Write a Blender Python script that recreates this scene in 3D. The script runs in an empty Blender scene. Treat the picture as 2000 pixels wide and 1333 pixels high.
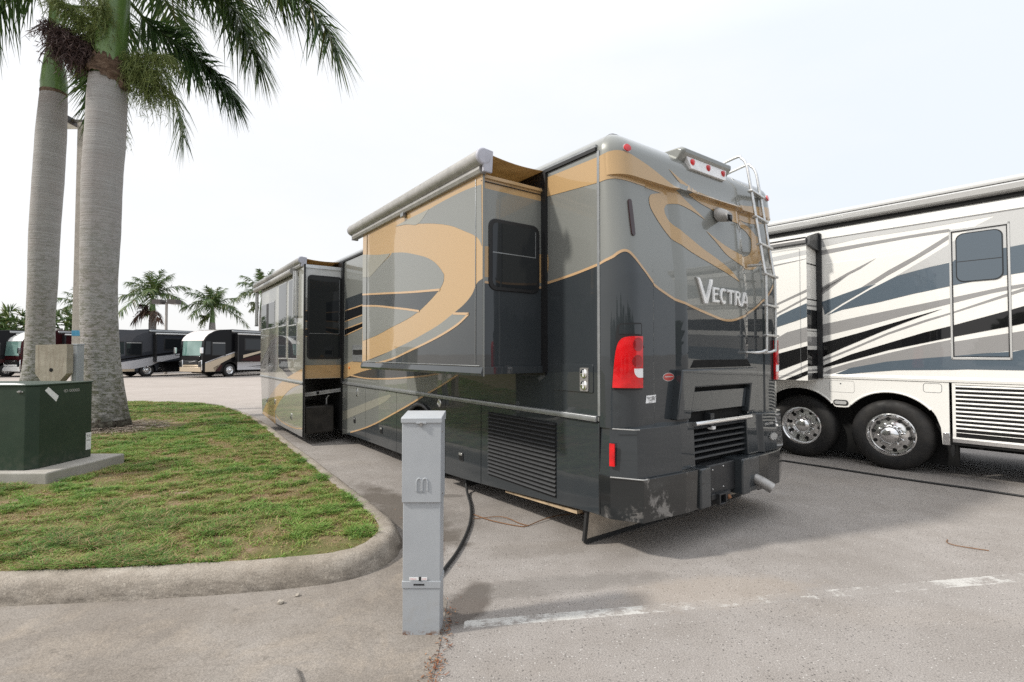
import bpy, bmesh, math, random
import numpy as np
from mathutils import Vector, Matrix
rad = math.radians
random.seed(11)
scene = bpy.context.scene
COL = scene.collection

# ---------------------------------------------------------------- mesh helpers
class MB:
    """collects shapes that become ONE mesh object"""
    def __init__(s):
        s.v = []; s.f = []; s.mi = []; s.mats = []
    def mat(s, m):
        if m not in s.mats: s.mats.append(m)
        return s.mats.index(m)
    def add(s, vs, fs, m):
        b = len(s.v); k = s.mat(m)
        s.v.extend([tuple(p) for p in vs])
        for f in fs:
            s.f.append([b + i for i in f]); s.mi.append(k)
    def box(s, x0, x1, y0, y1, z0, z1, m):
        vs = [(x, y, z) for z in (z0, z1) for y in (y0, y1) for x in (x0, x1)]
        s.add(vs, [(0, 2, 3, 1), (4, 5, 7, 6), (0, 1, 5, 4), (2, 6, 7, 3), (0, 4, 6, 2), (1, 3, 7, 5)], m)
    def prism(s, pts, axis, h0, h1, m):
        """pts: outline in the two other axes, in axis order"""
        def P(a, b, h):
            return (h, a, b) if axis == 'x' else (a, h, b) if axis == 'y' else (a, b, h)
        ar = sum(pts[i - 1][0] * pts[i][1] - pts[i][0] * pts[i - 1][1] for i in range(len(pts)))
        if (ar < 0) != (axis == 'y'): pts = pts[::-1]
        if h1 < h0: h0, h1 = h1, h0
        n = len(pts)
        vs = [P(a, b, h0) for a, b in pts] + [P(a, b, h1) for a, b in pts]
        fs = [tuple(range(n))[::-1], tuple(range(n, 2 * n))]
        for i in range(n):
            j = (i + 1) % n
            fs.append((i, j, n + j, n + i))
        s.add(vs, fs, m)
    def tube(s, path, r, m, n=8, caps=True):
        P = [Vector(p) for p in path]
        rs = r if isinstance(r, (list, tuple)) else [r] * len(P)
        vs = []; fs = []; prev = None
        for i, p in enumerate(P):
            t = (P[min(i + 1, len(P) - 1)] - P[max(i - 1, 0)])
            t = t.normalized() if t.length > 1e-9 else Vector((0, 0, 1))
            if prev is None:
                u = t.cross(Vector((0, 0, 1)))
                if u.length < .05: u = t.cross(Vector((0, 1, 0)))
            else:
                u = prev - t * prev.dot(t)
            u.normalize(); prev = u; w = t.cross(u)
            for k in range(n):
                a = 2 * math.pi * k / n
                vs.append(p + (u * math.cos(a) + w * math.sin(a)) * rs[i])
        for i in range(len(P) - 1):
            for k in range(n):
                k2 = (k + 1) % n
                fs.append((i * n + k, i * n + k2, (i + 1) * n + k2, (i + 1) * n + k))
        if caps:
            fs.append(tuple(range(n))[::-1]); b = (len(P) - 1) * n
            fs.append(tuple(b + k for k in range(n)))
        s.add(vs, fs, m)
    def lathe(s, prof, o, axis, m, n=32, capend=True):
        """prof: list of (r, h) along axis from o"""
        o = Vector(o); ax = Vector(axis).normalized()
        u = ax.cross(Vector((0, 0, 1)))
        if u.length < .05: u = ax.cross(Vector((0, 1, 0)))
        u.normalize(); w = ax.cross(u)
        vs = []; fs = []
        for r, h in prof:
            for k in range(n):
                a = 2 * math.pi * k / n
                vs.append(o + ax * h + (u * math.cos(a) + w * math.sin(a)) * r)
        for i in range(len(prof) - 1):
            for k in range(n):
                k2 = (k + 1) % n
                fs.append((i * n + k, i * n + k2, (i + 1) * n + k2, (i + 1) * n + k))
        if capend:
            if prof[0][0] > 1e-6: fs.append(tuple(range(n))[::-1])
            if prof[-1][0] > 1e-6: fs.append(tuple((len(prof) - 1) * n + k for k in range(n)))
        s.add(vs, fs, m)
    def build(s, name, parent=None, smooth=35, bevel=0, recalc=False, seg=2):
        me = bpy.data.meshes.new(name)
        me.from_pydata(s.v, [], s.f)
        for m in s.mats: me.materials.append(m)
        if s.mi: me.polygons.foreach_set('material_index', s.mi)
        if recalc:
            bm = bmesh.new(); bm.from_mesh(me)
            bmesh.ops.recalc_face_normals(bm, faces=bm.faces[:]); bm.to_mesh(me); bm.free()
        if smooth:
            me.polygons.foreach_set('use_smooth', [True] * len(me.polygons))
            me.set_sharp_from_angle(angle=rad(smooth))
        me.update()
        o = bpy.data.objects.new(name, me); COL.objects.link(o)
        if parent: o.parent = parent
        if bevel:
            b = o.modifiers.new('edge', 'BEVEL'); b.width = bevel; b.segments = seg
            b.limit_method = 'ANGLE'; b.angle_limit = rad(40); b.harden_normals = False
        return o

def thing(name, label, cat, loc=(0, 0, 0), rz=0, group=None):
    o = bpy.data.objects.new(name, None); COL.objects.link(o)
    o.empty_display_size = .2
    o.location = loc; o.rotation_euler = (0, 0, rz)
    return tag(o, label, cat, group)
def tag(o, label, cat, group=None, kind=None):
    if label: o['label'] = label
    if cat: o['category'] = cat
    if group: o['group'] = group
    if kind: o['kind'] = kind
    return o
def struct(o): o['kind'] = 'structure'; return o

def cr(pts, n=6, closed=False, thr=48):
    """Catmull-Rom through the points; sharp turns and flagged points stay corners"""
    P = [Vector((p[0], p[1], 0)) for p in pts]; N = len(P)
    corner = []
    for i in range(N):
        c = len(pts[i]) > 2
        if not closed and i in (0, N - 1): c = True
        if not c:
            a = P[i] - P[i - 1]; b = P[(i + 1) % N] - P[i]
            if a.length < 1e-6 or b.length < 1e-6 or a.angle(b) > rad(thr): c = True
        corner.append(c)
    out = []
    for i in range(N if closed else N - 1):
        j = (i + 1) % N
        p1, p2 = P[i], P[j]
        p0 = P[i - 1] if not corner[i] else p1 - (p2 - p1)
        p3 = P[(i + 2) % N] if not corner[j] else p2 + (p2 - p1)
        L = (p2 - p1).length
        # keep tangents in scale with this span
        t1 = (p2 - p0); t2 = (p3 - p1)
        if t1.length > 1e-9: t1 = t1.normalized() * L
        if t2.length > 1e-9: t2 = t2.normalized() * L
        for k in range(n):
            t = k / n; h = t * t * t; q = t * t
            v = p1 * (2 * h - 3 * q + 1) + t1 * (h - 2 * q + t) + p2 * (-2 * h + 3 * q) + t2 * (h - q)
            out.append((v.x, v.y))
    if not closed: out.append((P[-1].x, P[-1].y))
    return out
def cr3(pts, n=8):
    P = [Vector(p) for p in pts]; out = []
    for i in range(len(P) - 1):
        p1, p2 = P[i], P[i + 1]
        p0 = P[i - 1] if i else p1 * 2 - p2
        p3 = P[i + 2] if i + 2 < len(P) else p2 * 2 - p1
        for k in range(n):
            t = k / n
            out.append(.5 * ((2 * p1) + (p2 - p0) * t + (2 * p0 - 5 * p1 + 4 * p2 - p3) * t * t + (3 * p1 - p0 - 3 * p2 + p3) * t ** 3))
    out.append(P[-1].copy())
    return out
def ribbon(pts, w, n=6):
    L = cr(pts, n); a = []; b = []
    for i, p in enumerate(L):
        q = L[min(i + 1, len(L) - 1)]; r = L[max(i - 1, 0)]
        dx, dy = q[0] - r[0], q[1] - r[1]; d = math.hypot(dx, dy) or 1
        a.append((p[0] - dy / d * w / 2, p[1] + dx / d * w / 2)); b.append((p[0] + dy / d * w / 2, p[1] - dx / d * w / 2))
    return a + b[::-1]
def rrect(x0, x1, y0, y1, r, n=5):
    out = []
    for cx, cy, a0 in ((x1 - r, y1 - r, 0), (x0 + r, y1 - r, 90), (x0 + r, y0 + r, 180), (x1 - r, y0 + r, 270)):
        for k in range(n + 1):
            a = rad(a0 + 90 * k / n); out.append((cx + r * math.cos(a), cy + r * math.sin(a)))
    return out
def disc(cx, cy, rx, ry=None, n=20):
    ry = ry or rx
    return [(cx + rx * math.cos(2 * math.pi * k / n), cy + ry * math.sin(2 * math.pi * k / n)) for k in range(n)]

def sheet(mb, pts, m, fn, us=(), vs=(), clip=None, rim=None):
    """paint or panel lying on a surface: outline pts in surface coordinates (u, v), cut along the
    surface's own grid lines, each corner put in place by fn(u, v). rim=fn2 adds an edge down to fn2."""
    bm = bmesh.new()
    ring = [bm.verts.new((p[0], p[1], 0)) for p in pts]
    try: bm.faces.new(ring)
    except ValueError:
        bm.free(); return
    bmesh.ops.triangulate(bm, faces=bm.faces[:])
    if clip:
        for co, no in (((clip[0], 0, 0), (-1, 0, 0)), ((clip[1], 0, 0), (1, 0, 0)), ((0, clip[2], 0), (0, -1, 0)), ((0, clip[3], 0), (0, 1, 0))):
            bmesh.ops.bisect_plane(bm, geom=bm.verts[:] + bm.edges[:] + bm.faces[:], plane_co=co, plane_no=no, clear_outer=True)
    lo = [min(p[i] for p in pts) for i in (0, 1)]; hi = [max(p[i] for p in pts) for i in (0, 1)]
    for u in us:
        if lo[0] < u < hi[0]: bmesh.ops.bisect_plane(bm, geom=bm.verts[:] + bm.edges[:] + bm.faces[:], plane_co=(u, 0, 0), plane_no=(1, 0, 0))
    for v in vs:
        if lo[1] < v < hi[1]: bmesh.ops.bisect_plane(bm, geom=bm.verts[:] + bm.edges[:] + bm.faces[:], plane_co=(0, v, 0), plane_no=(0, 1, 0))
    bm.verts.index_update()
    if bm.faces:
        V = [fn(w.co.x, w.co.y) for w in bm.verts]
        F = [[w.index for w in f.verts] for f in bm.faces]
        mb.add(V, F, m)
        if rim:
            for e in bm.edges:
                if len(e.link_faces) == 1:
                    a, b = e.verts
                    mb.add([fn(a.co.x, a.co.y), fn(b.co.x, b.co.y), rim(b.co.x, b.co.y), rim(a.co.x, a.co.y)], [(0, 1, 2, 3)], m)
    bm.free()

def text_mesh(txt, size, ext, name='t'):
    cu = bpy.data.curves.new(name, 'FONT'); cu.body = txt; cu.size = size; cu.extrude = ext
    cu.align_x = 'LEFT'
    o = bpy.data.objects.new(name, cu); COL.objects.link(o)
    dg = bpy.context.evaluated_depsgraph_get(); dg.update()
    me = bpy.data.meshes.new_from_object(o.evaluated_get(dg))
    vs = [tuple(v.co) for v in me.vertices]; fs = [tuple(p.vertices) for p in me.polygons]
    bpy.data.objects.remove(o); bpy.data.curves.remove(cu); bpy.data.meshes.remove(me)
    return vs, fs

# ---------------------------------------------------------------- materials
class NT:
    def __init__(s, name):
        s.m = bpy.data.materials.new(name); s.m.use_nodes = True
        s.t = s.m.node_tree; s.n = s.t.nodes; s.n.clear()
        s.out = s.n.new('ShaderNodeOutputMaterial')
        s.b = s.n.new('ShaderNodeBsdfPrincipled')
        s.t.links.new(s.b.outputs[0], s.out.inputs[0])
        s._co = None
    def L(s, a, b): s.t.links.new(a, b)
    def co(s, kind='Object'):
        if not s._co: s._co = s.n.new('ShaderNodeTexCoord')
        return s._co.outputs[kind]
    def val(s, sock, x):
        if hasattr(x, 'is_output'): s.L(x, sock)
        else: sock.default_value = x
    def noise(s, scale, detail=4, rough=.55, vec=None, dist=0, stretch=None):
        n = s.n.new('ShaderNodeTexNoise'); n.inputs['Scale'].default_value = scale
        n.inputs['Detail'].default_value = detail; n.inputs['Roughness'].default_value = rough; n.inputs['Distortion'].default_value = dist
        v = vec or s.co()
        if stretch:
            mp = s.n.new('ShaderNodeMapping'); mp.inputs['Scale'].default_value = stretch; s.L(v, mp.inputs[0]); v = mp.outputs[0]
        s.L(v, n.inputs['Vector']); return n.outputs['Fac']
    def voro(s, scale, feature='F1', vec=None, rnd=1):
        n = s.n.new('ShaderNodeTexVoronoi'); n.feature = feature; n.inputs['Scale'].default_value = scale; n.inputs['Randomness'].default_value = rnd
        s.L(vec or s.co(), n.inputs['Vector']); return n
    def ramp(s, fac, stops, interp='LINEAR'):
        n = s.n.new('ShaderNodeValToRGB'); e = n.color_ramp.elements; n.color_ramp.interpolation = interp
        while len(e) < len(stops): e.new(.5)
        for i, (p, c) in enumerate(stops):
            e[i].position = p
            e[i].color = (c, c, c, 1) if isinstance(c, (int, float)) else (*c, 1)
        s.L(fac, n.inputs[0]); return n.outputs[0]
    def mix(s, fac, a, b, mode='MIX'):
        n = s.n.new('ShaderNodeMix'); n.data_type = 'RGBA'; n.blend_type = mode
        s.val(n.inputs['Factor'], fac)
        for k, x in ((6, a), (7, b)):
            if hasattr(x, 'is_output'): s.L(x, n.inputs[k])
            else: n.inputs[k].default_value = (*x, 1) if len(x) == 3 else x
        return n.outputs[2]
    def math(s, op, a, b=0, c=None, clamp=False):
        n = s.n.new('ShaderNodeMath'); n.operation = op; n.use_clamp = clamp
        s.val(n.inputs[0], a); s.val(n.inputs[1], b)
        if c is not None: s.val(n.inputs[2], c)
        return n.outputs[0]
    def sep(s, vec=None):
        n = s.n.new('ShaderNodeSeparateXYZ'); s.L(vec or s.co(), n.inputs[0]); return n.outputs
    def bump(s, h, strength=.3, dist=.01):
        n = s.n.new('ShaderNodeBump'); n.inputs['Strength'].default_value = strength; n.inputs['Distance'].default_value = dist
        s.L(h, n.inputs['Height']); s.L(n.outputs[0], s.b.inputs['Normal']); return n
    def set(s, **k):
        names = dict(color='Base Color', rough='Roughness', metal='Metallic', coat='Coat Weight', coatr='Coat Roughness', spec='Specular IOR Level', trans='Transmission Weight', ior='IOR', alpha='Alpha')
        for a, x in k.items():
            sock = s.b.inputs[names[a]]
            if hasattr(x, 'is_output'): s.L(x, sock)
            elif a == 'color': sock.default_value = (*x, 1)
            else: sock.default_value = x
        return s

def plain(name, rgb, rough=.5, metal=0., coat=0., var=.12, vs=9., spec=.5):
    t = NT(name)
    n = t.noise(vs, 5)
    a = tuple(c * (1 - var) for c in rgb); b = tuple(min(1, c * (1 + var)) for c in rgb)
    t.set(color=t.ramp(n, [(.3, a), (.7, b)]), rough=t.ramp(t.noise(vs * 3, 3), [(.3, max(0, rough - .06)), (.7, min(1, rough + .06))]), metal=metal, coat=coat, coatr=.04, spec=spec)
    return t.m
def carpaint(name, rgb, metal=.25, rough=.32, dust=.5, coat=1.):
    """glossy two-coat paint, faint flake, dust film towards nothing in particular"""
    t = NT(name)
    fl = t.noise(900, 1)
    c = t.mix(t.ramp(fl, [(.35, 0.), (.75, .35)]), rgb, tuple(min(1, x * 1.5 + .01) for x in rgb))
    d = t.ramp(t.noise(1.3, 6, .65), [(.45, 0.), (.8, .06 * dust)])
    c = t.mix(d, c, (.35, .33, .30))
    wob = t.noise(2.2, 2, .4)
    t.set(color=c, rough=rough, metal=metal, coat=coat, coatr=t.ramp(t.noise(3., 5, .6), [(.4, .02), (.8, .02 + .05 * dust)]), spec=.08)
    bn = t.n.new('ShaderNodeBump'); bn.inputs['Strength'].default_value = .06; bn.inputs['Distance'].default_value = .02
    t.L(wob, bn.inputs['Height']); t.L(bn.outputs[0], t.b.inputs['Coat Normal'])
    return t.m
def glass_dark(name, rgb=(.012, .014, .016), rough=.03):
    t = NT(name); t.set(color=rgb, rough=rough, spec=.5)
    return t.m

M = {}
M['pewter'] = carpaint('pewter_paint', (.20, .205, .19))
M['charcoal'] = carpaint('charcoal_paint', (.029, .034, .038), metal=.0)
M['gold'] = carpaint('gold_paint', (.415, .275, .135), metal=.05)
M['gold_line'] = carpaint('gold_pinstripe', (.47, .31, .17), metal=.05)
M['champagne'] = carpaint('champagne_paint', (.265, .257, .215), metal=.12)
M['black'] = carpaint('black_paint', (.004, .004, .005), metal=0., dust=.2)
M['silver'] = carpaint('silver_paint', (.50, .50, .49), metal=.3, rough=.35)
M['rvgrey'] = carpaint('mid_grey_paint', (.27, .265, .262), metal=.1)
M['cream'] = carpaint('cream_white_paint', (.76, .745, .70), metal=0., dust=.8)
M['white2'] = carpaint('bright_white_paint', (.80, .80, .77), metal=0.)
M['blue'] = carpaint('slate_blue_paint', (.088, .115, .142), metal=.1)
M['trim'] = plain('anodised_trim', (.30, .31, .315), .35, .6)
M['alu'] = plain('brushed_aluminium', (.62, .62, .61), .32, .85, vs=30)
M['awn'] = plain('awning_tube_grey', (.38, .37, .355), .38, .25)
M['awncap'] = plain('awning_cap_lilac_grey', (.42, .42, .47), .5)
M['chrome'] = plain('chrome', (.88, .88, .88), .08, 1., var=.03)
M['polish'] = plain('polished_rim', (.80, .80, .80), .16, 1., var=.05)
M['rubber'] = plain('black_rubber', (.018, .018, .018), .65, vs=25)
M['seal'] = plain('black_seal', (.009, .009, .01), .5)
M['dark'] = plain('dark_underbody', (.012, .012, .012), .8, spec=.2)
M['plastic'] = plain('black_plastic', (.02, .021, .023), .42)
M['glass'] = glass_dark('tinted_glass')
M['mirrorglass'] = glass_dark('mirror_tint_glass', (.05, .055, .06), .015)
M['badge'] = plain('bright_badge_chrome', (.86, .86, .86), .22, .45)
M['guard'] = plain('stainless_guard', (.46, .40, .33), .5, .15, var=.2)
M['tan'] = plain('tan_awning_fabric', (.42, .30, .17), .85, var=.25, vs=6)
t = NT('tan_awning_cloth'); c = t.ramp(t.noise(6, 5), [(.3, (.40, .28, .14)), (.7, (.52, .39, .22))]); t.set(color=c, rough=.9, spec=.1)
tr_ = t.n.new('ShaderNodeBsdfTranslucent'); t.L(c, tr_.inputs[0]); mx_ = t.n.new('ShaderNodeMixShader'); mx_.inputs[0].default_value = .45
t.L(t.b.outputs[0], mx_.inputs[1]); t.L(tr_.outputs[0], mx_.inputs[2]); t.L(mx_.outputs[0], t.out.inputs[0]); M['tan'] = t.m
M['steel'] = plain('dull_steel', (.33, .32, .31), .5, .7, var=.3)
M['galv'] = plain('galvanised_rail', (.36, .36, .36), .5, .4, var=.3)
M['boxsteel'] = plain('stained_black_steel', (.03, .027, .024), .5, .3, var=.5, vs=5)
M['white'] = plain('white_plastic', (.78, .78, .78), .4)
M['orange'] = plain('amber_lens', (.75, .18, .01), .2, coat=.6)
M['wood'] = plain('pale_plywood', (.40, .30, .19), .8, var=.3)
t = NT('red_lens'); t.set(color=t.ramp(t.noise(5, 3, .5, dist=.6), [(.3, (.36, .001, .004)), (.5, (.66, .004, .008)), (.72, (.80, .02, .025))]), rough=.15, coat=.6, coatr=.02, spec=.5); M['red'] = t.m
t = NT('dark_red_lens'); t.set(color=(.022, .002, .003), rough=.25, coat=.6); M['dkred'] = t.m
M['reddeep'] = plain('deep_red_reflector', (.30, .003, .006), .2, coat=.6)
M['scratch'] = plain('bare_scuffed_edge', (.33, .33, .32), .7)
t = NT('tyre_rubber'); t.set(color=t.ramp(t.noise(6, 6, .6), [(.35, (.011, .011, .012)), (.75, (.028, .026, .024))]), rough=t.ramp(t.noise(9, 4), [(.3, .5), (.7, .75)]), spec=.35)
t.bump(t.noise(60, 3), .15, .004); M['tyre'] = t.m
# scuffed bumper: same charcoal with bare patches
t = NT('scuffed_charcoal_bumper')
n = t.noise(9, 8, .72, dist=.4); p = t.noise(2.6, 3)
w = t.math('MULTIPLY', t.ramp(n, [(.50, 0.), (.56, 1.)]), t.ramp(t.math('ADD', p, t.math('MULTIPLY', t.math('SUBTRACT', .7, t.math('ABSOLUTE', t.math('SUBTRACT', t.sep()[0], .35))), .22)), [(.56, 0.), (.64, 1.)]))
t.set(color=t.mix(w, (.013, .015, .016), (.19, .18, .17)), rough=t.mix(w, (.16, .16, .16), (.6, .6, .6)), coat=.6, coatr=.08, spec=.4)
M['scuff'] = t.m
# ================================================================ the dark grey and gold motorhome
W, RC = 2.60, .20
S0 = -RC + RC * math.pi / 2; S1 = S0 + W - 2 * RC; S2 = S1 + RC * math.pi / 2
ZR, RR = 3.33, .19
LEDGE = 3.115
def lean(z): return max(0., z - 2.3) * .105
def sm(a, b, x):
    t = min(1, max(0, (x - a) / (b - a))); return t * t * (3 - 2 * t)
def relief(x, z):
    e = 0.
    if z < 3.2: e += .034 * min(1, max(0, (x - .70) / .10)) * min(1, max(0, (1.90 - x) / .10)) * min(1, max(0, (3.135 - z) / .03 + .35))
    e -= .012 * min(1, max(0, (x - .385) / .02)) * min(1, max(0, (2.215 - x) / .02)) * (1 if z < LEDGE else 0)
    if z >= LEDGE: e += .040
    if z < 1.36 and .84 < x < 1.82: e -= .10
    return e
def wrap(s, z, off=0.):
    if s <= -RC: x, y, nx, ny = 0., -s, -1., 0.
    elif s < S0:
        a = (s + RC) / RC; x, y, nx, ny = RC - RC * math.cos(a), RC - RC * math.sin(a), -math.cos(a), -math.sin(a)
    elif s <= S1: x, y, nx, ny = RC + s - S0, 0., 0., -1.
    elif s < S2:
        a = (s - S1) / RC; x, y, nx, ny = W - RC + RC * math.sin(a), RC - RC * math.cos(a), math.sin(a), -math.cos(a)
    else: x, y, nx, ny = W, RC + s - S2, 1., 0.
    w = min(1, max(0, (.24 - y) / .24))
    e = off + relief(x, z) * max(0, -ny) ** 2 * (1 if y < .12 else 0)
    nz = 0.
    if z > ZR:
        t = min(1, (z - ZR) / RR); ins = RR * (1 - math.sqrt(max(0, 1 - t * t)))
        e -= ins; nz = t
    return (x + nx * e, y + ny * e + lean(z) * w, z + off * nz * .6)
GS = sorted(set([-.25, -.22] + [-RC + RC * math.pi / 2 * k / 9 for k in range(10)] +
    [S0 + .05 * k for k in range(1, 44)] + [S1 + RC * math.pi / 2 * k / 9 for k in range(10)] + [S2 + .02, S2 + .05] +
    [x - RC + S0 for x in (.365, .385, .405, .835, .85, 1.81, 1.825, .70, .80, 1.80, 1.90, 2.195, 2.215, 2.235)]))
GZ = sorted(set([1.04 + .1 * k for k in range(13)] + [1.35, 1.365, 2.3, 2.5, 2.7, 2.9, 3.0, 3.07, 3.10, LEDGE - .002, LEDGE, 3.135, 3.2, 3.27] +
    [ZR + RR * math.sin(math.pi / 2 * k / 7) for k in range(8)]))
ATOP = ZR + RR

A1 = rad(36.5); C1 = (.87, 4.0, 0)
rv = thing('motorhome', 'dark grey and gold motorhome with two open slide-outs and a rear ladder', 'motorhome', C1, A1)

# ---- body: long shell ahead of the rear cap, left side painted
mb = MB()
out = [(.08, .28), (.08, 1.085), (0, 1.085), (0, ZR)]
out += [(RR - RR * math.cos(math.pi / 2 * k / 7), ZR + RR * math.sin(math.pi / 2 * k / 7)) for k in range(1, 8)]
out += [(W / 2, ATOP + .03)] + [(W - RR + RR * math.sin(math.pi / 2 * k / 7), ZR + RR * math.cos(math.pi / 2 * k / 7)) for k in range(8)]
out += [(W, .28)]
mb.prism(out, 'y', .25, 11.6, M['pewter'])
nose = [(x * .9 + .13, z if z < 1.2 else 1.2 + (z - 1.2) * .93) for x, z in out]
mb.prism(nose, 'y', 11.6, 12.1, M['charcoal'])
side1 = lambda d: (lambda y, z: (-d, y, z))
def sdec(mb, pts, m, lay, clip=None, n=5):
    sheet(mb, cr(pts, n, True) if n else pts, M[m], side1(.0012 * lay + .001), clip=clip)
BODY = (.25, 11, 1.12, 3.4); SKIRT = (0, 11, .0, 1.06)
CH = [(-.95, 2.30), (-.705, 2.325), (-.502, 2.349), (-.249, 2.388), (-.106, 2.432), (-.06, 2.462), (-.02, 2.480), (.01, 2.482), (.04, 2.470), (.092, 2.423), (.192, 2.333), (.316, 2.231), (.463, 2.169), (.659, 2.104), (.881, 2.049), (1.117, 2.001), (1.30, 1.968), (1.45, 1.966), (1.599, 1.993), (1.885, 2.081), (2.10, 2.19), (2.25, 2.30), (2.40, 2.43), (2.50, 2.455), (2.60, 2.43), (2.70, 2.37)]
RIB2 = [(1.75, 1.72), (2.21, 1.52), (2.55, 1.39), (2.9, 1.26), (3.35, 1.11), (3.87, .93), (4.45, .74), (5.11, .53), (5.67, .38), (6.29, .24)]
rib = cr(RIB2, 5)
chs = [(-p[0], p[1]) for p in CH[:4]]
char_side = [(.25, 2.388), (.502, 2.349), (.705, 2.325), (.95, 2.30), (1.45, 2.1)] + [p for p in rib if p[1] > 1.0] + [(.25, 1.05)]
sdec(mb, char_side, 'charcoal', 1, BODY, 0)
mb2 = ribbon(chs, .022); sheet(mb, mb2, M['gold_line'], side1(.004), clip=BODY)
GUP = [(-.94, 3.30, 1), (-.244, 3.29), (-.104, 3.306), (-.02, 3.316), (.04, 3.312), (.134, 3.293), (.345, 3.242), (.554, 3.172), (.683, 3.127), (.853, 3.04), (1.003, 2.971), (1.137, 2.904, 1)]
GLO = [(.944, 2.956), (.778, 2.983), (.669, 2.983), (.594, 2.966), (.555, 2.923), (.565, 2.871), (.636, 2.796), (.726, 2.745), (.860, 2.69), (1.05, 2.615), (1.327, 2.523), (1.522, 2.435), (1.625, 2.352, 1), (1.396, 2.423), (1.153, 2.485), (.849, 2.564), (.651, 2.639), (.561, 2.70), (.49, 2.76), (.421, 2.831), (.366, 2.903), (.357, 2.974), (.382, 3.015), (.44, 3.038), (.532, 3.06, 1), (.295, 3.07), (.065, 3.076), (-.057, 3.083), (-.246, 3.073), (-.94, 3.122, 1)]
gold_band = cr(GUP + GLO, 5, True)
sheet(mb, [(.25, 3.29), (.94, 3.30), (.94, 3.122), (.25, 3.073)], M['gold'], side1(.003), clip=BODY)
sheet(mb, cr([(.95, 2.62, 1), (.90, 2.58), (.885, 2.5), (.90, 2.40), (.95, 2.33, 1)], 5, True), M['gold'], side1(.003), clip=BODY)
MID = [['charcoal', [(6.61, 2.65), (5.7, 2.68), (5.7, 2.46), (6.63, 2.43)]], ['black', [(6.63, 2.42), (5.7, 2.46), (5.7, 2.3), (6.64, 2.23)]],
       ['black', [(6.64, 2.09), (5.7, 2.17), (5.7, 2.09), (6.64, 1.97)]]]
for m, p in MID: sdec(mb, p, m, 1, BODY, 0)
for p in ([(6.63, 2.43), (5.7, 2.47)], [(6.64, 2.23), (5.7, 2.3)], [(6.64, 2.09), (5.7, 2.17)], [(6.64, 1.97), (5.7, 2.09)]):
    sheet(mb, ribbon(p, .02, 2), M['gold_line'], side1(.004), clip=BODY)
sdec(mb, [(6.66, 1.44), (5.89, 1.55), (5.4, 1.62, 1), (5.2, 1.45, 1), (4.79, 1.42, 1), (5.38, 1.38), (6.1, 1.28), (6.7, 1.17, 1)], 'gold', 2, BODY)
sdec(mb, [(6.66, 1.18, 1), (6.1, 1.28), (5.38, 1.38), (4.79, 1.42, 1), (5.0, 1.5, 1), (2.4, 1.52, 1), (2.75, 1.42, 1), (2.94, 1.40), (3.36, 1.35), (3.87, 1.31), (4.61, 1.26), (5.57, 1.23), (6.3, 1.25)], 'charcoal', 1, BODY)
sheet(mb, ribbon([(6.3, 1.25), (5.57, 1.23), (4.61, 1.26), (3.87, 1.31), (3.36, 1.35), (2.94, 1.4), (2.75, 1.42)], .022), M['gold_line'], side1(.0045), clip=BODY)
sheet(mb, ribbon(RIB2, .024), M['gold_line'], side1(.005), clip=BODY)
body = mb.build('body', rv)

# roof edge rail and belt moulding, body seam
mb = MB(); mb.box(-.018, .02, .27, 11.5, 3.345, 3.375, M['seal']); mb.box(-.012, .03, .27, 11.5, 3.376, 3.40, M['trim'])
mb.build('roof_rail', rv)
mb = MB(); mb.prism([(.0, 1.075), (-.022, 1.08), (-.026, 1.10), (-.022, 1.125), (0, 1.13)], 'y', .27, 6.72, M['trim']); mb.build('belt_moulding', rv, bevel=.003)
mb = MB(); mb.box(-.006, .01, .235, .262, 1.13, 3.34, M['trim']); mb.box(-.0035, .01, .243, .249, .33, 3.34, M['seal']); mb.build('corner_seam', rv)

# ---- rear cap
mb = MB()
ns, nz = len(GS), len(GZ)
vs = [wrap(s, z) for z in GZ for s in GS]
fs = [(j * ns + i, j * ns + i + 1, (j + 1) * ns + i + 1, (j + 1) * ns + i) for j in range(nz - 1) for i in range(ns - 1)]
mb.add(vs, fs, M['pewter'])
top = [wrap(s, GZ[-1]) for s in GS]
mb.add(top + [(W / 2, .30, ATOP + .03)], [(i, i + 1, ns) for i in range(ns - 1)], M['pewter'])
def wdec(mb, pts, m, lay, rim=None, thick=0, off=None):
    d = .0012 * lay + .001 if off is None else off
    sheet(mb, pts, M[m] if isinstance(m, str) else m, lambda s, z: wrap(s, z, d), GS, GZ, rim=(lambda s, z: wrap(s, z, d - thick)) if thick else None)
REARCLIP = (-.25, S2 + .05, 1.04, 3.5)
def wclip(pts): return [p for p in pts]
ch = cr(CH[3:], 4)
chp = [(max(-.25, min(S2 + .05, p[0])), p[1]) for p in ch]
wdec(mb, chp + [(S2 + .05, 1.041), (-.25, 1.041)], 'charcoal', 1)
rbn = ribbon(CH[3:], .022, 4); wdec(mb, [(max(-.25, min(S2 + .05, p[0])), p[1]) for p in rbn], 'gold_line', 3)
gb = [(max(-.25, p[0]), p[1]) for p in gold_band]
wdec(mb, gb, 'gold', 2)
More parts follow.
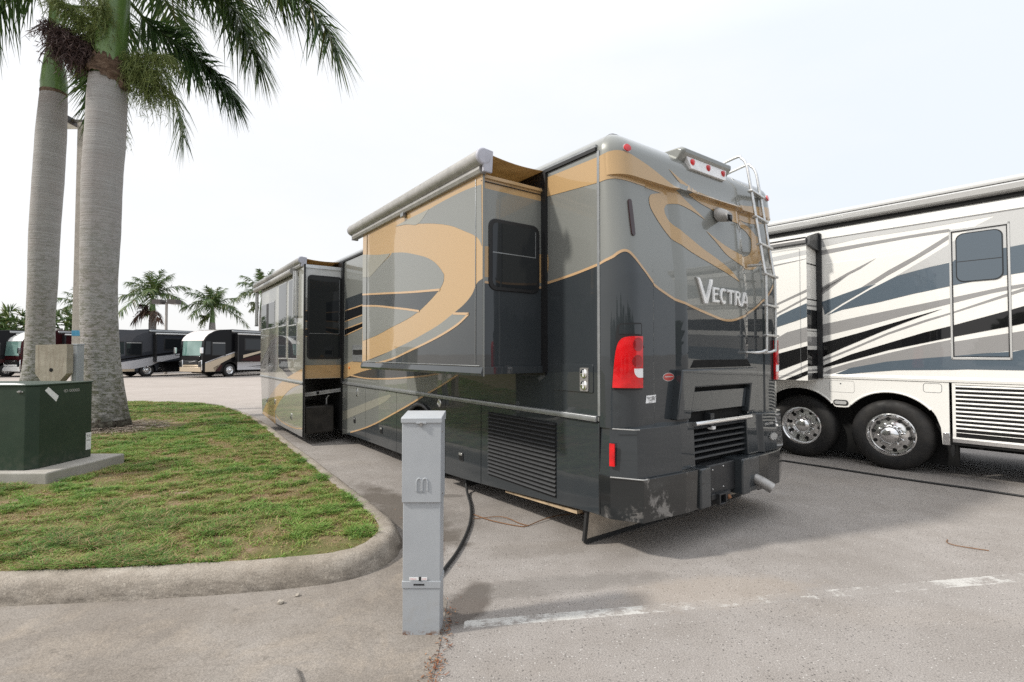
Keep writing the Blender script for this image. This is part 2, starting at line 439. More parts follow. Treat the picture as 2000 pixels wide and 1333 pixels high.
RING = [(.603, 3.287, 1), (.773, 3.222), (.966, 3.174), (1.264, 3.151), (1.588, 3.15), (1.85, 3.168), (2.132, 3.207), (2.35, 3.235), (2.67, 3.24, 1), (2.67, 3.06, 1), (2.35, 3.055), (2.268, 3.05), (2.086, 3.02), (1.921, 3.014), (1.788, 3.022, 1), (1.883, 3.0), (2.023, 2.95), (2.14, 2.87), (2.19, 2.78), (2.17, 2.69), (2.10, 2.60), (2.014, 2.53), (1.833, 2.506), (1.65, 2.538), (1.428, 2.613), (1.286, 2.704), (1.117, 2.804, 1), (1.323, 2.729), (1.526, 2.673), (1.76, 2.635), (1.88, 2.65), (1.96, 2.70), (2.0, 2.79), (1.993, 2.86), (1.90, 2.92), (1.736, 2.958), (1.483, 2.975), (1.251, 3.029), (1.043, 3.066), (.862, 3.128), (.717, 3.21)]
wdec(mb, cr(RING, 5, True), 'gold', 2)
cap = mb.build('rear_cap', rv, smooth=30)

def pad(name, pts, m, off, thick, parent=rv, label=None):
    b = MB(); wdec(b, pts, m, 0, off=off, thick=thick); o = b.build(name, parent, smooth=30)
    if label: o['label'] = label
    return o
# tail lamps: dark housing, red lens with a clear reversing window
def taillamp(mir):
    f = (lambda s: S0 + S1 - s) if mir else (lambda s: s)
    q = lambda L: [(f(s), z) for s, z in L]
    b = MB()
    wdec(b, q([(-.125, 1.352), (.148, 1.350), (.148, 1.885), (.138, 1.897), (-.05, 1.890), (-.075, 1.875), (-.085, 1.82)]), 'seal', 0, off=.006, thick=.006)
    wdec(b, q([(-.062, 1.805), (.132, 1.802), (.132, 1.885), (-.045, 1.878), (-.06, 1.865)]), 'charcoal', 0, off=.010, thick=.004)
    for z in (1.70, 1.44): wdec(b, q(disc(.158, z, .018, .013, 10)), 'seal', 0, off=.004, thick=.004)
    h = b.build('tail_lamp', rv, smooth=30)
    b = MB(); wdec(b, q(cr([(-.110, 1.372, 1), (.128, 1.368, 1), (.130, 1.786, 1), (.02, 1.784), (-.045, 1.765), (-.078, 1.70), (-.098, 1.55)], 4, True)), 'red', 0, off=.030, thick=.026)
    b.build('lens', h, smooth=30)
    b = MB(); wdec(b, q(cr([(.125, 1.525, 1), (.046, 1.525, 1), (.05, 1.485), (.075, 1.455), (.125, 1.452, 1)], 4, True)), 'white', 0, off=.033, thick=.006)
    wdec(b, q(disc(.080, 1.72, .044, .055, 18)), 'reddeep', 0, off=.0325, thick=.004); wdec(b, q(disc(.075, 1.585, .046, .050, 18)), 'reddeep', 0, off=.0325, thick=.004)
    b.build('reversing_lens', h, smooth=30)
taillamp(False); taillamp(True)
for sx in (.075, S0 + S1 - .075):
    b = MB(); wdec(b, disc(sx, 3.345, .034, .036, 16), 'silver', 0, off=.004, thick=.006); h = b.build('marker_lamp', rv)
    b = MB(); wdec(b, disc(sx, 3.345, .028, .030, 16), 'red', 0, off=.016, thick=.012); b.build('lens', h, smooth=60)
for sx in (.085, S0 + S1 - .085):
    pad('brake_strip', cr([(sx - .02, 2.90), (sx - .012, 2.918), (sx + .008, 2.918), (sx + .016, 2.90), (sx + .024, 2.63), (sx + .015, 2.612), (sx, 2.612), (sx - .012, 2.63)], 3, True), 'dkred', .012, .012)
# light bar below the roof hood
b = MB()
X0, X1 = .965, 1.635
ybar = lambda z: lean(z) - .052
vsb = [(X0 + .05, ybar(3.36) - .012, 3.355), (X1 - .05, ybar(3.36) - .012, 3.355), (X1 + .005, ybar(3.49) - .004, 3.485), (X0 - .005, ybar(3.49) - .004, 3.485)]
vsb += [(x, y + .10, z) for x, y, z in vsb]
b.add(vsb, [(0, 1, 2, 3), (7, 6, 5, 4), (0, 4, 5, 1), (1, 5, 6, 2), (2, 6, 7, 3), (3, 7, 4, 0)], M['white'])
bar = b.build('light_bar', rv, bevel=.004)
for x in (1.045, 1.30, 1.555):
    b = MB(); o = (x, ybar(3.42) - .010, 3.42); ax = (0, -1, -.14)
    b.lathe([(.031, -.01), (.031, .004), (.026, .010), (.012, .014), (0, .015)], o, ax, M['red'], 18); b.build('stop_lens', bar)
b = MB(); hood = [(.046, 3.487), (.043, 3.522), (.080, 3.548), (.5, 3.565), (.5, 3.39), (.13, 3.39)]
V = []
for xs, k in ((X0 - .075, 0), (X0 - .045, 1), (X1 + .045, 1), (X1 + .075, 0)):
    for y, z in hood: V.append((xs, y + (.03 if not k else 0), z - (.012 if not k and z > 3.5 else 0)))
n = len(hood); F = [tuple(range(n)), tuple(range(3 * n, 4 * n))[::-1]] + [(r * n + i, r * n + (i + 1) % n, (r + 1) * n + (i + 1) % n, (r + 1) * n + i) for r in range(3) for i in range(n)]
b.add(V, F, M['pewter']); b.build('roof_hood', rv, bevel=.008, seg=3, recalc=True)
# reversing camera
b = MB()
cx, cz = 1.42, 2.985; y0 = lean(cz) - .04
ring = []
secs = [(.074, -.066, .075, .0), (.074, -.066, .075, -.01), (.068, -.062, .07, -.045), (.058, -.055, .06, -.085), (.052, -.052, .046, -.12)]
for hw, zb, zt, dy in secs:
    ring.append([(cx + hw * c, y0 + dy, cz + dy * .35 + (zt if s > 0 else -zb) * s) for c, s in ((math.cos(a), math.sin(a)) for a in [2 * math.pi * k / 16 for k in range(16)])])
vsb = [p for r in ring for p in r]; fsb = [(i * 16 + k, i * 16 + (k + 1) % 16, (i + 1) * 16 + (k + 1) % 16, (i + 1) * 16 + k) for i in range(4) for k in range(16)] + [tuple(64 + k for k in range(16))]
b.add(vsb, fsb, M['awn']); cam_h = b.build('reversing_camera', rv, smooth=50)
b = MB(); b.box(cx - .036, cx + .036, y0 - .124, y0 - .11, cz - .085, cz - .025, M['dark']); b.lathe([(.02, 0), (.02, .01), (.0, .012)], (cx, y0 - .125, cz - .055), (0, -1, 0), M['plastic'], 14); b.build('camera_lens', cam_h)
# ladder
b = MB()
def rail(x, yo, xt):
    P = [(x - .13, -.02 + yo, 1.655), (x - .10, -.12 + yo, 1.655), (x - .03, -.15 + yo, 1.675), (x, -.155 + yo, 1.74), (x, -.155 + yo, 2.40), (x, -.14 + yo, 2.5), (x, .0 + yo, 3.42), (x, .035 + yo, 3.60), (x, .085 + yo, 3.675), (x, .17 + yo, 3.70), (x, .75 + yo, 3.60), (x, .80 + yo, 3.55)]
    return cr3(P, 4)
xl, xr, yl, yr = 1.95, 2.25, 0., .06
b.tube(rail(xl, yl, 0), .0145, M['alu'], 10); b.tube(rail(xr, yr, 0), .0145, M['alu'], 10)
lad = b.build('ladder', rv, smooth=60)
for z in (1.815, 2.115, 2.425, 2.735, 3.02, 3.295):
    yy = -.155 if z < 2.45 else -.14 + (z - 2.5) * .152
    b = MB(); L_ = [(xl - .03, yy + yl), (xr + .03, yy + yr)]
    vsb = []
    for x, y in L_: vsb += [(x, y - .028, z), (x, y + .028, z), (x, y + .028, z + .022), (x, y - .028, z + .022)]
    b.add(vsb, [(3, 2, 1, 0), (4, 5, 6, 7), (0, 1, 5, 4), (1, 2, 6, 5), (2, 3, 7, 6), (3, 0, 4, 7)], M['alu']); b.build('rung', lad, bevel=.005)
for x, yo in ((xl, yl), (xr, yr)):
    b = MB(); b.tube([(x, -.13 + yo, 2.535), (x - .02, .0 + lean(2.5), 2.54)], .015, M['alu'], 10); b.build('standoff', lad)
# chrome name letters: V large, the rest small
def letters():
    b = MB()
    def poly(pts, d=.0):
        for off, sc, m in ((.012, 0, 'alu'), (.022, .006, 'badge')):
            cxp = sum(p[0] for p in pts) / len(pts); czp = sum(p[1] for p in pts) / len(pts)
            sheet(b, pts if not sc else inset(pts, sc), M[m], lambda s, z: wrap(s, z, off + d), GS, GZ, rim=lambda s, z: wrap(s, z, off - .014 + d))
    def inset(pts, w):
        n = len(pts); out = []
        ar = sum(pts[i - 1][0] * pts[i][1] - pts[i][0] * pts[i - 1][1] for i in range(n)); sg = 1 if ar > 0 else -1
        for i in range(n):
            p, q, r = Vector(pts[i - 1]), Vector(pts[i]), Vector(pts[(i + 1) % n])
            a = (q - p).normalized(); c = (r - q).normalized()
            na = Vector((-a.y, a.x)) * sg; nc = Vector((-c.y, c.x)) * sg
            k = na + nc
            if k.length < .2: out.append((q.x, q.y)); continue
            k = k / max(.35, (1 + na.dot(nc)) / 1) 
            out.append((q.x + k.x * w, q.y + k.y * w))
        return out
    poly([(.872, 2.335), (.918, 2.335), (1.008, 2.165), (1.082, 2.335), (1.130, 2.335), (1.035, 2.100), (.978, 2.100)])
    poly([(1.110, 2.265), (1.225, 2.265), (1.225, 2.238), (1.148, 2.238), (1.148, 2.213), (1.205, 2.213), (1.205, 2.188), (1.148, 2.188), (1.148, 2.150), (1.228, 2.150), (1.228, 2.120), (1.110, 2.120)], .001)
    C_ = [(1.300 + .062 * math.cos(rad(a)), 2.190 + .078 * math.sin(rad(a))) for a in range(48, 313, 12)] + [(1.302 + .030 * math.cos(rad(a)), 2.190 + .046 * math.sin(rad(a))) for a in range(312, 47, -12)]
    poly(C_)
    poly([(1.358, 2.260), (1.482, 2.260), (1.482, 2.230), (1.437, 2.230), (1.437, 2.118), (1.403, 2.118), (1.403, 2.230), (1.358, 2.230)], .001)
    poly([(1.492, 2.258), (1.56, 2.258), (1.588, 2.245), (1.598, 2.22), (1.59, 2.195), (1.572, 2.183), (1.612, 2.112), (1.572, 2.112), (1.535, 2.176), (1.526, 2.176), (1.526, 2.112), (1.492, 2.112)])
    sheet(b, [(1.526, 2.235), (1.555, 2.235), (1.565, 2.22), (1.555, 2.203), (1.526, 2.203)], M['pewter'], lambda s, z: wrap(s, z, .0228), GS, GZ)
    poly([(1.662, 2.255), (1.698, 2.255), (1.758, 2.106), (1.722, 2.106), (1.710, 2.138), (1.648, 2.138), (1.636, 2.106), (1.600, 2.106)], .001)
    sheet(b, [(1.678, 2.218), (1.697, 2.165), (1.66, 2.165)], M['pewter'], lambda s, z: wrap(s, z, .0238), GS, GZ)
    o = b.build('name_letters', rv, smooth=20); o['label'] = 'raised chrome letters reading VECTRA'
letters()
# oval badge and dealer sticker
b = MB(); wdec(b, disc(.512, 1.444, .078, .036, 28), 'silver', 0, off=.004, thick=.004); wdec(b, disc(.512, 1.444, .072, .031, 28), plain('red_badge', (.45, .06, .05), .35), 0, off=.0055)
wdec(b, rrect(.455, .57, 1.443, 1.450, .003, 2), 'silver', 0, off=.0065); b.build('oval_badge', rv)
b = MB(); STK = [(.190, 1.238), (.335, 1.236), (.340, 1.302), (.200, 1.300)]
wdec(b, STK, 'white', 0, off=.0045)
def sticker_text(txt, size, s, z):
    V, F = text_mesh(txt, size, 0)
    b.add([wrap(s + v[0], z + v[1], .006) for v in V], F, M['black'])
sticker_text('North', .026, .205, 1.274); sticker_text('Trail', .026, .222, 1.254); sticker_text('RV', .052, .270, 1.256); sticker_text('sales center', .011, .225, 1.242)
b.build('dealer_sticker', rv, smooth=0)

# engine hatch in the lower middle of the cap
b = MB()
wdec(b, [(.830, 1.588), (1.800, 1.588), (1.87, 1.518), (.775, 1.518)], 'dark', 0, off=.003)  # flat dark sheet paints the shade of a recess onto the cap
b.build('hatch_shade_sheet', rv)
YF = -.062
def frame_piece(bm_, pts, y, th, m): bm_.prism(pts, 'y', y, y + th, M[m])
b = MB()
FO = [(.70, 1.505), (1.96, 1.505), (1.90, 1.075), (.62, 1.075)]
frame_piece(b, [(.62, 1.075), (.70, 1.505), (1.96, 1.505), (1.90, 1.075), (1.765, 1.075), (1.825, 1.345), (.885, 1.345), (.815, 1.075)], YF, .09, 'charcoal')
b.build('hatch_frame', rv, bevel=.012, seg=3)
b = MB(); frame_piece(b, [(.87, 1.305), (1.81, 1.305), (1.765, 1.125), (.835, 1.125)], -.022, .02, 'charcoal')
frame_piece(b, [(.80, 1.37), (1.86, 1.37), (1.80, 1.03), (.76, 1.03)], .02, .02, 'dark'); b.build('hatch_panel', rv, bevel=.004)
b = MB(); b.tube([(.85, -.075, 1.028), (1.30, -.095, 1.033), (1.78, -.075, 1.028)], .022, M['chrome'], 14); b.build('chrome_bar', rv)
b = MB(); b.box(1.12, 1.18, -.06, .02, .975, 1.10, M['plastic']); b.box(1.125, 1.175, -.075, -.02, .955, .985, M['white']); b.build('hatch_latch', rv, bevel=.004)
# lower rear: bumper corners, grille slats, towing plate
def mirx(P, mir): return [(W - x, y) for x, y in P] if mir else P
for mir in (False, True):
    b = MB()
    def band(plan, z0, z1, top_in, m, bot_in=0.):
        n = len(plan); P = mirx(plan, mir)
        cxp, cyp = (W / 2, .6)
        def shr(k):
            out_ = []
            for x, y in P: out_.append((x + (k if x < W / 2 else -k) * (1 if abs(x - W / 2) > 1.2 else .3), y + k))
            return out_
        T = shr(top_in); B = shr(bot_in)
        inner = [(x, .30) for x in (P[-1][0], P[0][0] + (.05 if not mir else -.05))]
        vs_ = [(x, y, z0) for x, y in B + inner] + [(x, y, z1) for x, y in T + inner]
        k = n + 2
        fs_ = [tuple(range(k)), tuple(range(k, 2 * k))[::-1]] + [(i, (i + 1) % k, k + (i + 1) % k, k + i) for i in range(k)]
        b.add(vs_, fs_, m)
    upper = [(-.004, .25), (-.006, .14), (.075, -.03), (.33, -.09), (.62, -.105), (.66, -.07), (.86, -.07)]
    lower = [(-.010, .25), (-.012, .12), (.105, -.035), (.35, -.13), (.62, -.150), (.80, -.150)]
    if not mir:
        upper = [(-.004, .25), (-.006, .13), (.095, -.068), (.62, -.105), (.66, -.07), (.86, -.07)]; lower = [(-.010, .25), (-.012, .12), (.125, -.108), (.62, -.150), (.80, -.150)]
        b.tube([(-.010, .10, 1.043), (.08, -.055, 1.043), (.12, -.072, 1.043)], .005, M['scratch'], 6); b.tube([(-.014, .12, .655), (.12, -.105, .655), (.16, -.112, .655)], .006, M['scratch'], 6)
    band(upper, .655, 1.045, .018, M['charcoal'])
    band(lower, .315, .655, .004, M['scuff'], .012)
    b.build('bumper_corner', rv, smooth=0, bevel=.010, seg=3, recalc=True)
for i in range(6):
    z = .975 - i * .054
    b = MB(); b.prism([(-.045, z), (-.035, z + .016), (.02, z + .030), (.02, z + .012)], 'x', .86, 1.74, M['plastic']); b.build('grille_slat', rv, bevel=.002)
b = MB(); b.box(.62, 1.98, .03, .10, .35, 1.10, M['dark']); b.build('grille_backing', rv)
b = MB(); b.box(.80, .955, -.165, .05, .315, .66, M['charcoal']); b.box(.955, 1.42, -.115, .05, .385, .655, M['plastic']); b.box(1.42, 1.56, -.19, .05, .34, .672, M['charcoal']); b.box(1.56, 1.80, -.150, .1, .33, .655, M['charcoal'])
tow = b.build('towing_plate', rv, bevel=.014, seg=3)
for x, z in ((1.05, .61), (1.22, .625), (1.05, .44), (1.22, .44)):
    b = MB(); b.lathe([(.008, 0), (.006, .005), (0, .006)], (x, -.116, z), (0, -1, 0), M['alu'], 8); b.build('bolt', tow)
b = MB()
for x0, x1, z0, z1 in ((1.09, 1.11, .30, .40), (1.19, 1.21, .30, .40), (1.11, 1.19, .385, .40), (1.11, 1.19, .30, .315)): b.box(x0, x1, -.16, .2, z0, z1, M['plastic'])
b.box(1.01, 1.09, -.13, .05, .35, .40, M['plastic']); b.box(1.21, 1.30, -.14, .05, .32, .40, M['plastic']); b.tube([(1.27, -.15, .33), (1.27, -.13, .36)], .02, plain('rusty_plug', (.20, .09, .04), .8), 8); b.build('hitch_receiver', rv, bevel=.004)
b = MB(); P = cr3([(1.70, .25, .50), (1.72, -.02, .47), (1.75, -.18, .42), (1.785, -.28, .365)], 5); b.tube(P, .052, M['steel'], 18, caps=False); b.tube(P, .046, M['dark'], 18, caps=True); b.build('exhaust_pipe', rv)
for mir in (False, True):
    b = MB(); P = [(-.010, .125), (.004, .082)]; q = mirx(P, mir); sg = -1 if not mir else 1
    nx, ny = sg * .95, -.3
    vsb = []
    for d in (.002, .014):
        for z in (.745, .925):
            for x, y in q: vsb.append((x + nx * d, y + ny * d, z))
    b.add(vsb, [(0, 1, 3, 2), (4, 6, 7, 5), (0, 4, 5, 1), (2, 3, 7, 6), (0, 2, 6, 4), (1, 5, 7, 3)], M['red']); b.build('side_reflector', rv, recalc=True)
# maker's marks low on the right bumper corner
b = MB(); y = -.1085
V, F = text_mesh('EVOLUTION', .034, .001)
b.add([(1.985 + v[0], y - .001 + v[2] + (v[0]) * .052, .925 + v[1]) for v in V], F, M['silver']); b.build('model_lettering', rv, smooth=0); b = MB()
b.box(2.10, 2.235, y - .001, y + .012, .793, .807, M['silver'])
for k, hgt in enumerate((.03, .055, .075, .055, .075, .055, .03)): b.box(2.10 + k * .02, 2.115 + k * .02, y - .003, y + .012, .80 - hgt / 2, .80 + hgt / 2, M['silver'])
b.build('bumper_emblem', rv, smooth=0)
# stainless rock guard hanging behind the wheels
b = MB(); b.prism([(.47, .03), (.435, .31), (.445, .31), (.48, .03)], 'x', .06, 2.54, M['guard'])
b.box(.05, 2.55, .462, .492, .008, .045, M['rubber']); b.prism([(.463, .03), (.425, .31), (.452, .31), (.49, .03)], 'x', .03, .062, M['rubber']); b.build('rock_guard', rv)

# ---- lower side panels
def louvre(b, y0, y1, z0, z1, n, m, xo=-.004):
    b.box(xo - .0015, .02, y0, y1, z0, z1, M['dark'])
    for i in range(n):
        z = z0 + (z1 - z0) * (i + .5) / n; h = (z1 - z0) / n
        b.prism([(xo - .002, z - h * .12), (xo - .016, z - h * .02), (xo - .014, z + h * .12), (xo - .002, z + h * .42)], 'y', y0, y1, m)
def panel(name, y0, y1, zb0, zb1, arch=None):
    """outer skirt panel; bottom edge from zb0 (rear) to zb1 (front)"""
    g = .004
    P = [(y0 + g, zb0), (y1 - g, zb1), (y1 - g, 1.072), (y0 + g, 1.072)]
    if arch:
        ac, az, ar = arch
        A = [(ac + ar * math.cos(a), az + ar * math.sin(a)) for a in [math.pi * k / 16 for k in range(17)]][::-1]
        A = [(ac - ar, zb0)] + A + [(ac + ar, zb1)]
        P = [(y0 + g, zb0)] + A + [(y1 - g, zb1), (y1 - g, 1.072), (y0 + g, 1.072)]
    b = MB(); b.prism(P, 'x', 0, .03, M['charcoal'])
    return b
olive = [p for p in rib if p[1] < 1.10]
olive_poly = [(6.75, 1.10), (3.35, 1.10)] + [p for p in olive if p[0] > 3.36] + [(6.75, .14)]
CHAMP = [(6.72, .575), (6.57, .60), (5.88, .75), (5.11, .92), (4.54, 1.03, 1), (4.51, 1.0), (4.74, .90), (5.29, .75), (5.87, .61), (6.57, .44), (6.72, .41)]
def skirt_paint(b, y0, y1):
    cl = (y0 + .004, y1 - .004, .0, 1.07)
    sheet(b, olive_poly, M['pewter'], side1(.0022), clip=cl)
    sheet(b, cr(CHAMP, 4, True), M['champagne'], side1(.0036), clip=cl)
    sheet(b, ribbon(RIB2, .024), M['gold_line'], side1(.0048), clip=cl)
b = panel('p', .25, 2.04, .32, .205); ed = b.build('engine_door', rv, bevel=.004)
b = MB(); louvre(b, .785, 1.885, .335, 1.015, 17, M['plastic']); b.build('louvre_vent', ed)
doors = [('storage_door', 2.04, 2.85, .205, .17, None), ('wheel_panel', 2.85, 4.31, .17, .20, (3.52, .46, .50)), ('storage_door', 4.31, 5.57, .20, .20, None), ('storage_door', 5.57, 6.74, .20, .18, None)]
dobj = []
for nm, y0, y1, a, c, ar in doors:
    b = panel(nm, y0, y1, a, c, ar)
    skirt_paint(b, y0, y1)
    dobj.append(b.build(nm, rv))
for (y, z), d in (((2.46, .44), dobj[0]), ((4.88, .45), dobj[2]), ((6.08, .48), dobj[3])):
    b = MB(); b.prism(rrect(y - .05, y + .05, z - .055, z + .055, .02), 'x', -.008, .01, M['plastic']); b.prism(rrect(y - .034, y + .034, z - .04, z + .015, .012), 'x', -.012, -.007, M['dark']); b.prism(rrect(y - .036, y + .036, z + .012, z + .04, .01), 'x', -.018, -.007, M['alu']); b.build('latch', d, bevel=.002)
b = MB(); b.lathe([(.05, 0), (.05, .012), (.04, .018), (.034, .012), (.02, .010), (0, .010)], (0, 2.99, 1.02), (-1, 0, 0), M['alu'], 20); b.build('water_port', dobj[1])
b = MB(); b.box(-.012, .0, 5.93, 5.985, .90, 1.045, M['chrome']); b.box(-.02, -.01, 5.945, 5.97, .93, 1.01, M['trim']); b.build('lock_plate', dobj[3], bevel=.003)
# wheel arch flare and dual wheels
b = MB(); A = [(3.52 + .50 * math.cos(a), .46 + .50 * math.sin(a)) for a in [rad(-20 + 220 * k / 24) for k in range(25)]]
b.tube([(-.008, y, z) for y, z in A], .028, M['plastic'], 8); b.build('wheel_arch_flare', rv)
b = MB(); b.box(.075, .09, 2.86, 4.3, .2, 1.07, M['dark']); b.build('wheel_arch_liner', rv)
def wheel(parent, xo, y, z, r, rim_r, width, xdir=-1, dish=.10, hub=True, holes=10, n=40):
    """wheel facing -x: hub drum > tyre, rim"""
    ax = (xdir, 0, 0); o = (xo, y, z)
    b = MB(); b.lathe([(rim_r * .6, -width), (rim_r * .6, -.16)], o, ax, M['dark'], 16); w = b.build('wheel', parent)
    b = MB(); k = r - rim_r
    b.lathe([(rim_r * .99, -width), (r - .03, -width), (r, -width + .05), (r, -.055), (r - .02, -.022), (r - .05, -.006), (r - k * .45, .006), (rim_r + .035, .0), (rim_r + .012, -.012), (rim_r - .006, -.03)], o, ax, M['tyre'], n, False); b.build('tyre', w, smooth=50)
    b = MB(); R0 = rim_r
    prof = [(R0 + .006, -.028), (R0 + .004, -.012), (R0 - .008, -.008), (R0 - .02, -.02), (R0 - .035, -.05), (R0 - .05, -dish), (R0 * .62, -dish + .004), (R0 * .56, -dish + .012), (R0 * .46, -dish + .016)]
    if hub: prof += [(R0 * .44, -dish + .03), (R0 * .42, -dish + .09), (R0 * .34, -dish + .125), (R0 * .18, -dish + .14), (0, -dish + .142)]
    else: prof += [(R0 * .42, -dish + .03), (R0 * .3, -dish + .06), (0, -dish + .065)]
    b.lathe(prof, o, ax, M['polish'], n, False)
    for q in range(holes):
        a = 2 * math.pi * q / holes + .15
        b.lathe([(.027, 0), (.027, .005), (0, .0055)], (xo - xdir * (dish - .003), y + R0 * .74 * math.cos(a), z + R0 * .74 * math.sin(a)), ax, M['dark'], 12)
        a += .3
        b.lathe([(.018, 0), (.018, .02), (.012, .04), (0, .042)], (xo - xdir * (dish - .014), y + R0 * .52 * math.cos(a), z + R0 * .52 * math.sin(a)), ax, M['chrome'], 8)
    b.build('rim', w, smooth=40)
    return w
wheel(rv, .10, 3.52, .49, .49, .285, .60, dish=.15)
b = MB(); b.box(.12, .6, 2.58, 2.615, .04, .40, M['rubber']); b.build('mud_flap', rv)
b = MB(); b.prism([(.55, .245), (1.62, .20), (1.62, .215), (.55, .275)], 'x', .03, .10, M['wood']); b.build('belly_board', rv)
b = MB(); b.box(.3, 2.3, .5, 11, .35, .45, M['dark']); b.build('chassis', rv)

# ---- small fittings on the upper side
b = MB(); b.prism(rrect(.31, .83, 1.315, 1.555, .02), 'x', -.010, .01, M['charcoal']); acc = b.build('access_cover', rv, bevel=.003)
b = MB(); b.prism(rrect(.36, .46, 1.325, 1.525, .012), 'x', -.018, -.008, M['steel'])
for z in (1.475, 1.375): b.lathe([(.04, 0), (.04, .006), (.034, .009)], (-.018, .41, z), (-1, 0, 0), M['chrome'], 18); b.lathe([(.033, .008), (0, .008)], (-.018, .41, z), (-1, 0, 0), M['plastic'], 18); b.prism([(.405, z - .025), (.415, z - .025), (.413, z + .03), (.407, z + .03)], 'x', -.031, -.026, M['white'])
b.build('gauge_plate', acc)
b = MB(); b.lathe([(.022, 0), (.022, .014), (0, .022)], (0, 6.37, 1.385), (-1, 0, 0), M['orange'], 12); b.build('marker_lamp', rv)
b = MB(); b.box(-.014, .0, 5.66, 6.2, 1.50, 1.79, M['trim']); b.box(-.016, -.012, 5.7, 6.16, 1.62, 1.70, M['dark']); b.box(-.03, -.01, 5.68, 6.18, 1.70, 1.73, M['trim']); b.build('fridge_vent', rv, bevel=.003)

# ---- rear slide-out
X = -.7
b = MB(); b.box(X + .02, .05, .965, 3.79, 1.50, 3.19, M['charcoal'])
sl = lambda d: (lambda y, z: (X - d, y, z))
b.box(X, X + .02, .94, 3.82, 1.45, 3.205, M['pewter'])
sheet(b, [(.941, 1.46), (3.819, 1.46), (3.819, 3.204), (.941, 3.204)], M['gold'], sl(.0005))
SC = (.941, 3.819, 1.46, 3.2)
def sd(pts, m, lay, n=5): sheet(b, cr(pts, n, True) if n else pts, M[m], sl(.0012 * lay), clip=SC)
sd([(0.96, 3.11), (1.27, 3.13), (1.88, 3.12), (2.03, 3.09), (2.18, 3.02, 1), (1.84, 2.95), (1.50, 2.86), (1.22, 2.75), (1.08, 2.69), (1.00, 2.64), (0.95, 2.57, 1)], 'pewter', 2)
sd([(1.93, 3.12, 1), (2.19, 3.02), (2.46, 3.07), (2.78, 3.11), (2.46, 3.12), (2.07, 3.12)], 'champagne', 3)
sd([(3.90, 2.96), (3.71, 2.93), (3.28, 2.86), (2.92, 2.82, 1), (2.95, 2.80), (3.56, 2.62, 1), (3.85, 2.65)], 'champagne', 3)
sd([(3.85, 2.65), (3.68, 2.63), (3.56, 2.62, 1), (3.17, 2.73), (2.90, 2.80, 1), (2.87, 2.82, 1), (2.54, 2.77), (2.28, 2.71), (2.02, 2.64), (1.84, 2.57), (1.71, 2.49), (1.62, 2.41), (1.63, 2.34), (1.71, 2.27, 1), (2.36, 2.31), (3.02, 2.36), (3.83, 2.42)], 'pewter', 2)
sd([(3.83, 2.42), (3.02, 2.36), (2.36, 2.31), (1.71, 2.27, 1), (1.91, 2.18), (2.15, 2.09, 1), (2.45, 2.13), (2.79, 2.17), (3.31, 2.23), (3.83, 2.27)], 'charcoal', 1)
sd([(3.83, 2.27), (3.31, 2.23), (2.79, 2.17), (2.45, 2.13), (2.15, 2.09, 1), (2.45, 2.02), (2.87, 1.95), (3.31, 1.87), (3.80, 1.81)], 'pewter', 2)
sheet(b, ribbon([(3.83, 2.42), (3.02, 2.36), (2.36, 2.31), (1.70, 2.27)], .022), M['gold_line'], sl(.0050), clip=SC)
sheet(b, ribbon([(3.83, 2.27), (3.31, 2.23), (2.79, 2.17), (2.45, 2.13), (2.15, 2.09)], .022), M['gold_line'], sl(.0050), clip=SC)
sd([(0.94, 2.29), (1.03, 2.26), (1.11, 2.17), (1.25, 2.09), (1.44, 2.02, 1), (1.71, 1.93), (1.99, 1.86), (2.35, 1.78), (2.87, 1.68), (3.30, 1.61), (3.81, 1.53, 1), (3.81, 1.29), (0.90, 1.42, 1)], 'charcoal', 1)
sd([(1.44, 2.02, 1), (1.16, 2.00, 1), (1.34, 1.92), (1.61, 1.84), (1.91, 1.77), (2.35, 1.68), (2.86, 1.58), (3.62, 1.49), (3.81, 1.48, 1), (3.81, 1.53), (3.30, 1.60), (2.87, 1.68), (2.35, 1.78), (1.99, 1.86), (1.71, 1.93)], 'pewter', 2)
sheet(b, ribbon([(1.44, 2.02), (1.16, 2.00)], .022), M['gold_line'], sl(.0050), clip=SC)
sheet(b, ribbon([(1.16, 2.00), (1.34, 1.92), (1.61, 1.84), (1.91, 1.77), (2.35, 1.68), (2.86, 1.58), (3.62, 1.49)], .022), M['gold_line'], sl(.0050), clip=SC)
slide = b.build('slide_out', rv)
# end wall facing the rear: paint bands carry round the corner
b = MB(); E = lambda d: (lambda x, z: (x, .965 - d, z))
def band_(z0, z1, m, d=.0015): sheet(b, [(X + .001, z0), (.0, z0), (.0, z1), (X + .001, z1)], M[m], E(d))
band_(1.50, 3.19, 'charcoal', .0008); band_(3.085, 3.19, 'gold'); band_(2.58, 3.085, 'pewter'); band_(2.31, 2.58, 'gold'); band_(2.275, 2.31, 'pewter'); band_(2.255, 2.275, 'gold_line', .002)
b.build('slide_end_wall', slide)
b = MB(); b.box(X - .004, .0, .945, .966, 3.17, 3.20, M['gold']); b.build('slide_trim', slide, bevel=.003); b = MB(); b.box(X - .002, 0, .952, .966, 3.14, 3.146, M['seal']); b.build('slide_trim', slide); b = MB(); b.box(X + .0, .0, .942, .966, 1.465, 1.53, M['charcoal']); b.build('slide_trim', slide, bevel=.003)
b = MB(); b.prism([(X - .012, 1.45), (X - .022, 1.475), (X - .006, 1.53), (X, 1.53), (X, 1.45)], 'y', .93, 3.83, M['charcoal']); b.box(X - .010, X, .98, 3.78, 1.535, 1.543, M['trim']); b.box(X - .008, X, 1.045, 1.052, 1.55, 3.18, M['gold' if False else 'trim']); b.box(X - .007, X, 3.66, 3.67, 1.55, 3.18, M['seal']); b.build('slide_flange', slide, bevel=.004)
